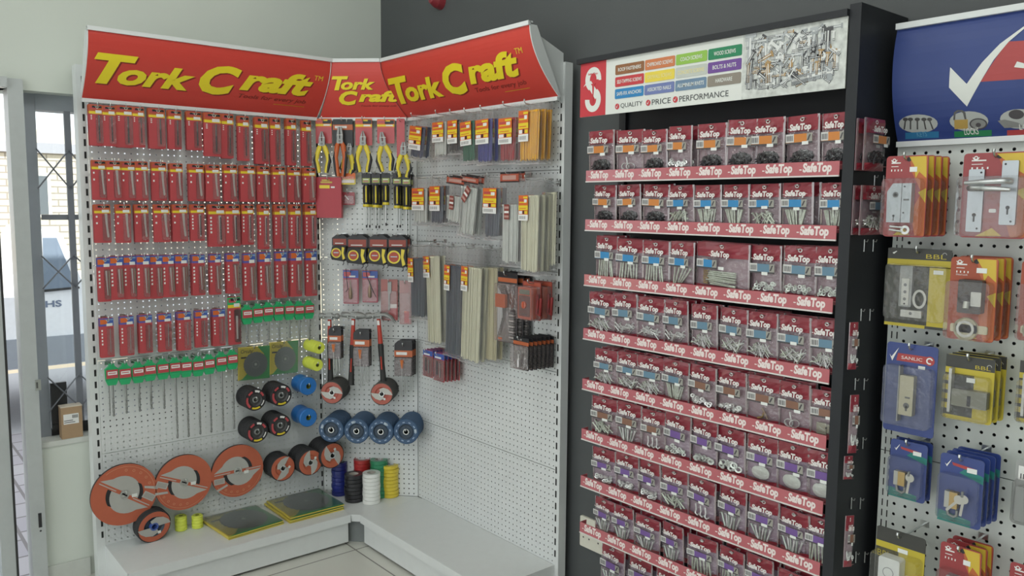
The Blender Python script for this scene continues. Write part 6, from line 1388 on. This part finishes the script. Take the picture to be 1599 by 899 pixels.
def pad(keys):
    def f(t, H_, ht):
        MB().rr(-H_*.60, H_*.0, ht*.24, ht*.48, -.016, -.002, .002, BRS).box(-H_*.60, -H_*.38, -.0165, -.002, ht*.24, ht*.48, mat('pale_metal', (.50, .50, .46), .4, .4)).build('padlock_body', t)
        b = MB(); b.tube([(-H_*.5, -.008, ht*.22), (-H_*.45, -.008, ht*.13), (-H_*.2, -.008, ht*.11), (-H_*.05, -.008, ht*.14), (-H_*.04, -.008, ht*.22)], .0035, GSTEEL, 8).build('shackle', t)
        b = MB()
        for k in range(keys):
            s = .35*k; cx, cz = H_*(.30-.22*k), ht*.42-.004*k; b.disc(cx, cz, -.019+.001*k, .011, mat('key_nickel', (.58, .57, .52), .3, .6), 16)
            b.push(Matrix.Translation((cx, 0, cz)) @ Matrix.Rotation(.12+s*1.6, 4, 'Y')); b.rect(-.003, .003, -.042, -.008, -.0192+.001*k, mat('key_nickel', (.58, .57, .52), .3, .6)); b.pop()
        b.tube([(H_*.22, -.019, ht*.45), (H_*.25, -.020, ht*.53)], .003, GSTEEL, 8).build('keys', t); t.children[-1]['kind'] = 'stuff'
        MB().rect(H_*.25, H_*.70, ht*.79, ht*.86, -.0026, WHITE2).build('price_sticker', t)
    return f
lock_thing('padlock_pack', 1389, 1447, 689, 780, .10, LBLU, padf, 'smaller blue and green padlock pack', 'padlock', 'blue and green padlock packs', pad(1), 1, .025, blist=(.05, .74), bd=.024)
lock_thing('padlock_pack', 1466, 1535, 712, 820, .15, LBLU, padf, 'larger blue and green padlock pack with two keys', 'padlock', 'blue and green padlock packs', pad(2), 3, .028, blist=(.05, .74), bd=.024)
def e11(t, H_, ht):
    MB().rr(-H_*.62, H_*.25, ht*.05, ht*.76, -.034, -.002, .006, WHITE2).ring(-H_*.2, ht*.62, -.0345, .012, .014, mat('grey_ring', (.35, .36, .36), .5), 20).build('bell_unit', t)
    MB().rr(H_*.25, H_*.70, ht*.05, ht*.60, -.026, -.002, .005, WHITE2).build('push_button', t)
    MB().rect(-.005, .02, ht*.80, ht*.84, -.0026, WHITE2).build('price_sticker', t)
def e11f(b, H_, ht):
    b.rect(-H_, H_, ht*.86, ht*.99, -.0014, OLV).rect(-H_, -H_*.05, ht*.80, ht*.86, -.0014, BYEL).rect(-H_*.05, H_, 0, ht*.86, -.0014, BYEL).rect(-H_, -H_*.05, 0, ht*.80, -.0014, mat('dark_texture_print', (.07, .07, .06), .6, var=.5, scale=120))
    b.text('BBL', -H_*.92, -H_*.35, ht*.71, ht*.77, -.0018, BYEL, 0, 0)
lock_thing('doorbell_pack', 1365, 1442, 829, 990, .14, OLV, e11f, 'black and yellow pack with a white doorbell at the bottom', 'doorbell', None, e11, 0, blist=(.0, .80), bd=.04)
lock_thing('rim_lock_pack', 1465, 1530, 852, 985, .14, MRED, flame, 'maroon pack at the bottom beside the white doorbell', 'lock', 'maroon packs at the bottom', e1, 2, .03)
lock_thing('rim_lock_pack', 1573, 1640, 884, 1010, .12, MRED, flame, 'maroon pack in the bottom right corner', 'lock', None, e1, 0)
lock_thing('barrel_bolt_pack', 1590, 1665, 566, 664, .10, BYEL, e6f, 'black and yellow pack cut by the right edge', 'lock', None, e6, 0)
lock_thing('dead_lock_pack', 1592, 1665, 408, 535, .10, MRED, e4f, 'orange pack cut by the right edge', 'lock', None, e4, 0, bd=.03)
def e10(t, H_, ht):
    MB().rr(-H_*.8, H_*.8, ht*.05, ht*.60, -.02, -.002, .004, GSTEEL).build('hasp', t); b = MB().rect(-H_*.85, H_*.5, ht*.68, ht*.90, -.0024, PAPER)
    for i in range(7): b.rect(-H_*(.75-.12*i), -H_*(.70-.12*i), ht*.70, ht*.78, -.0027, DGR)
    b.build('product_label', t)
lock_thing('hasp_pack', 1583, 1655, 722, 822, .10, mat('clear_grey_card', (.34, .35, .34), .5), lambda b, H_, ht: None, 'grey clear pack with a barcode at the right edge', 'hasp', None, e10, 0)
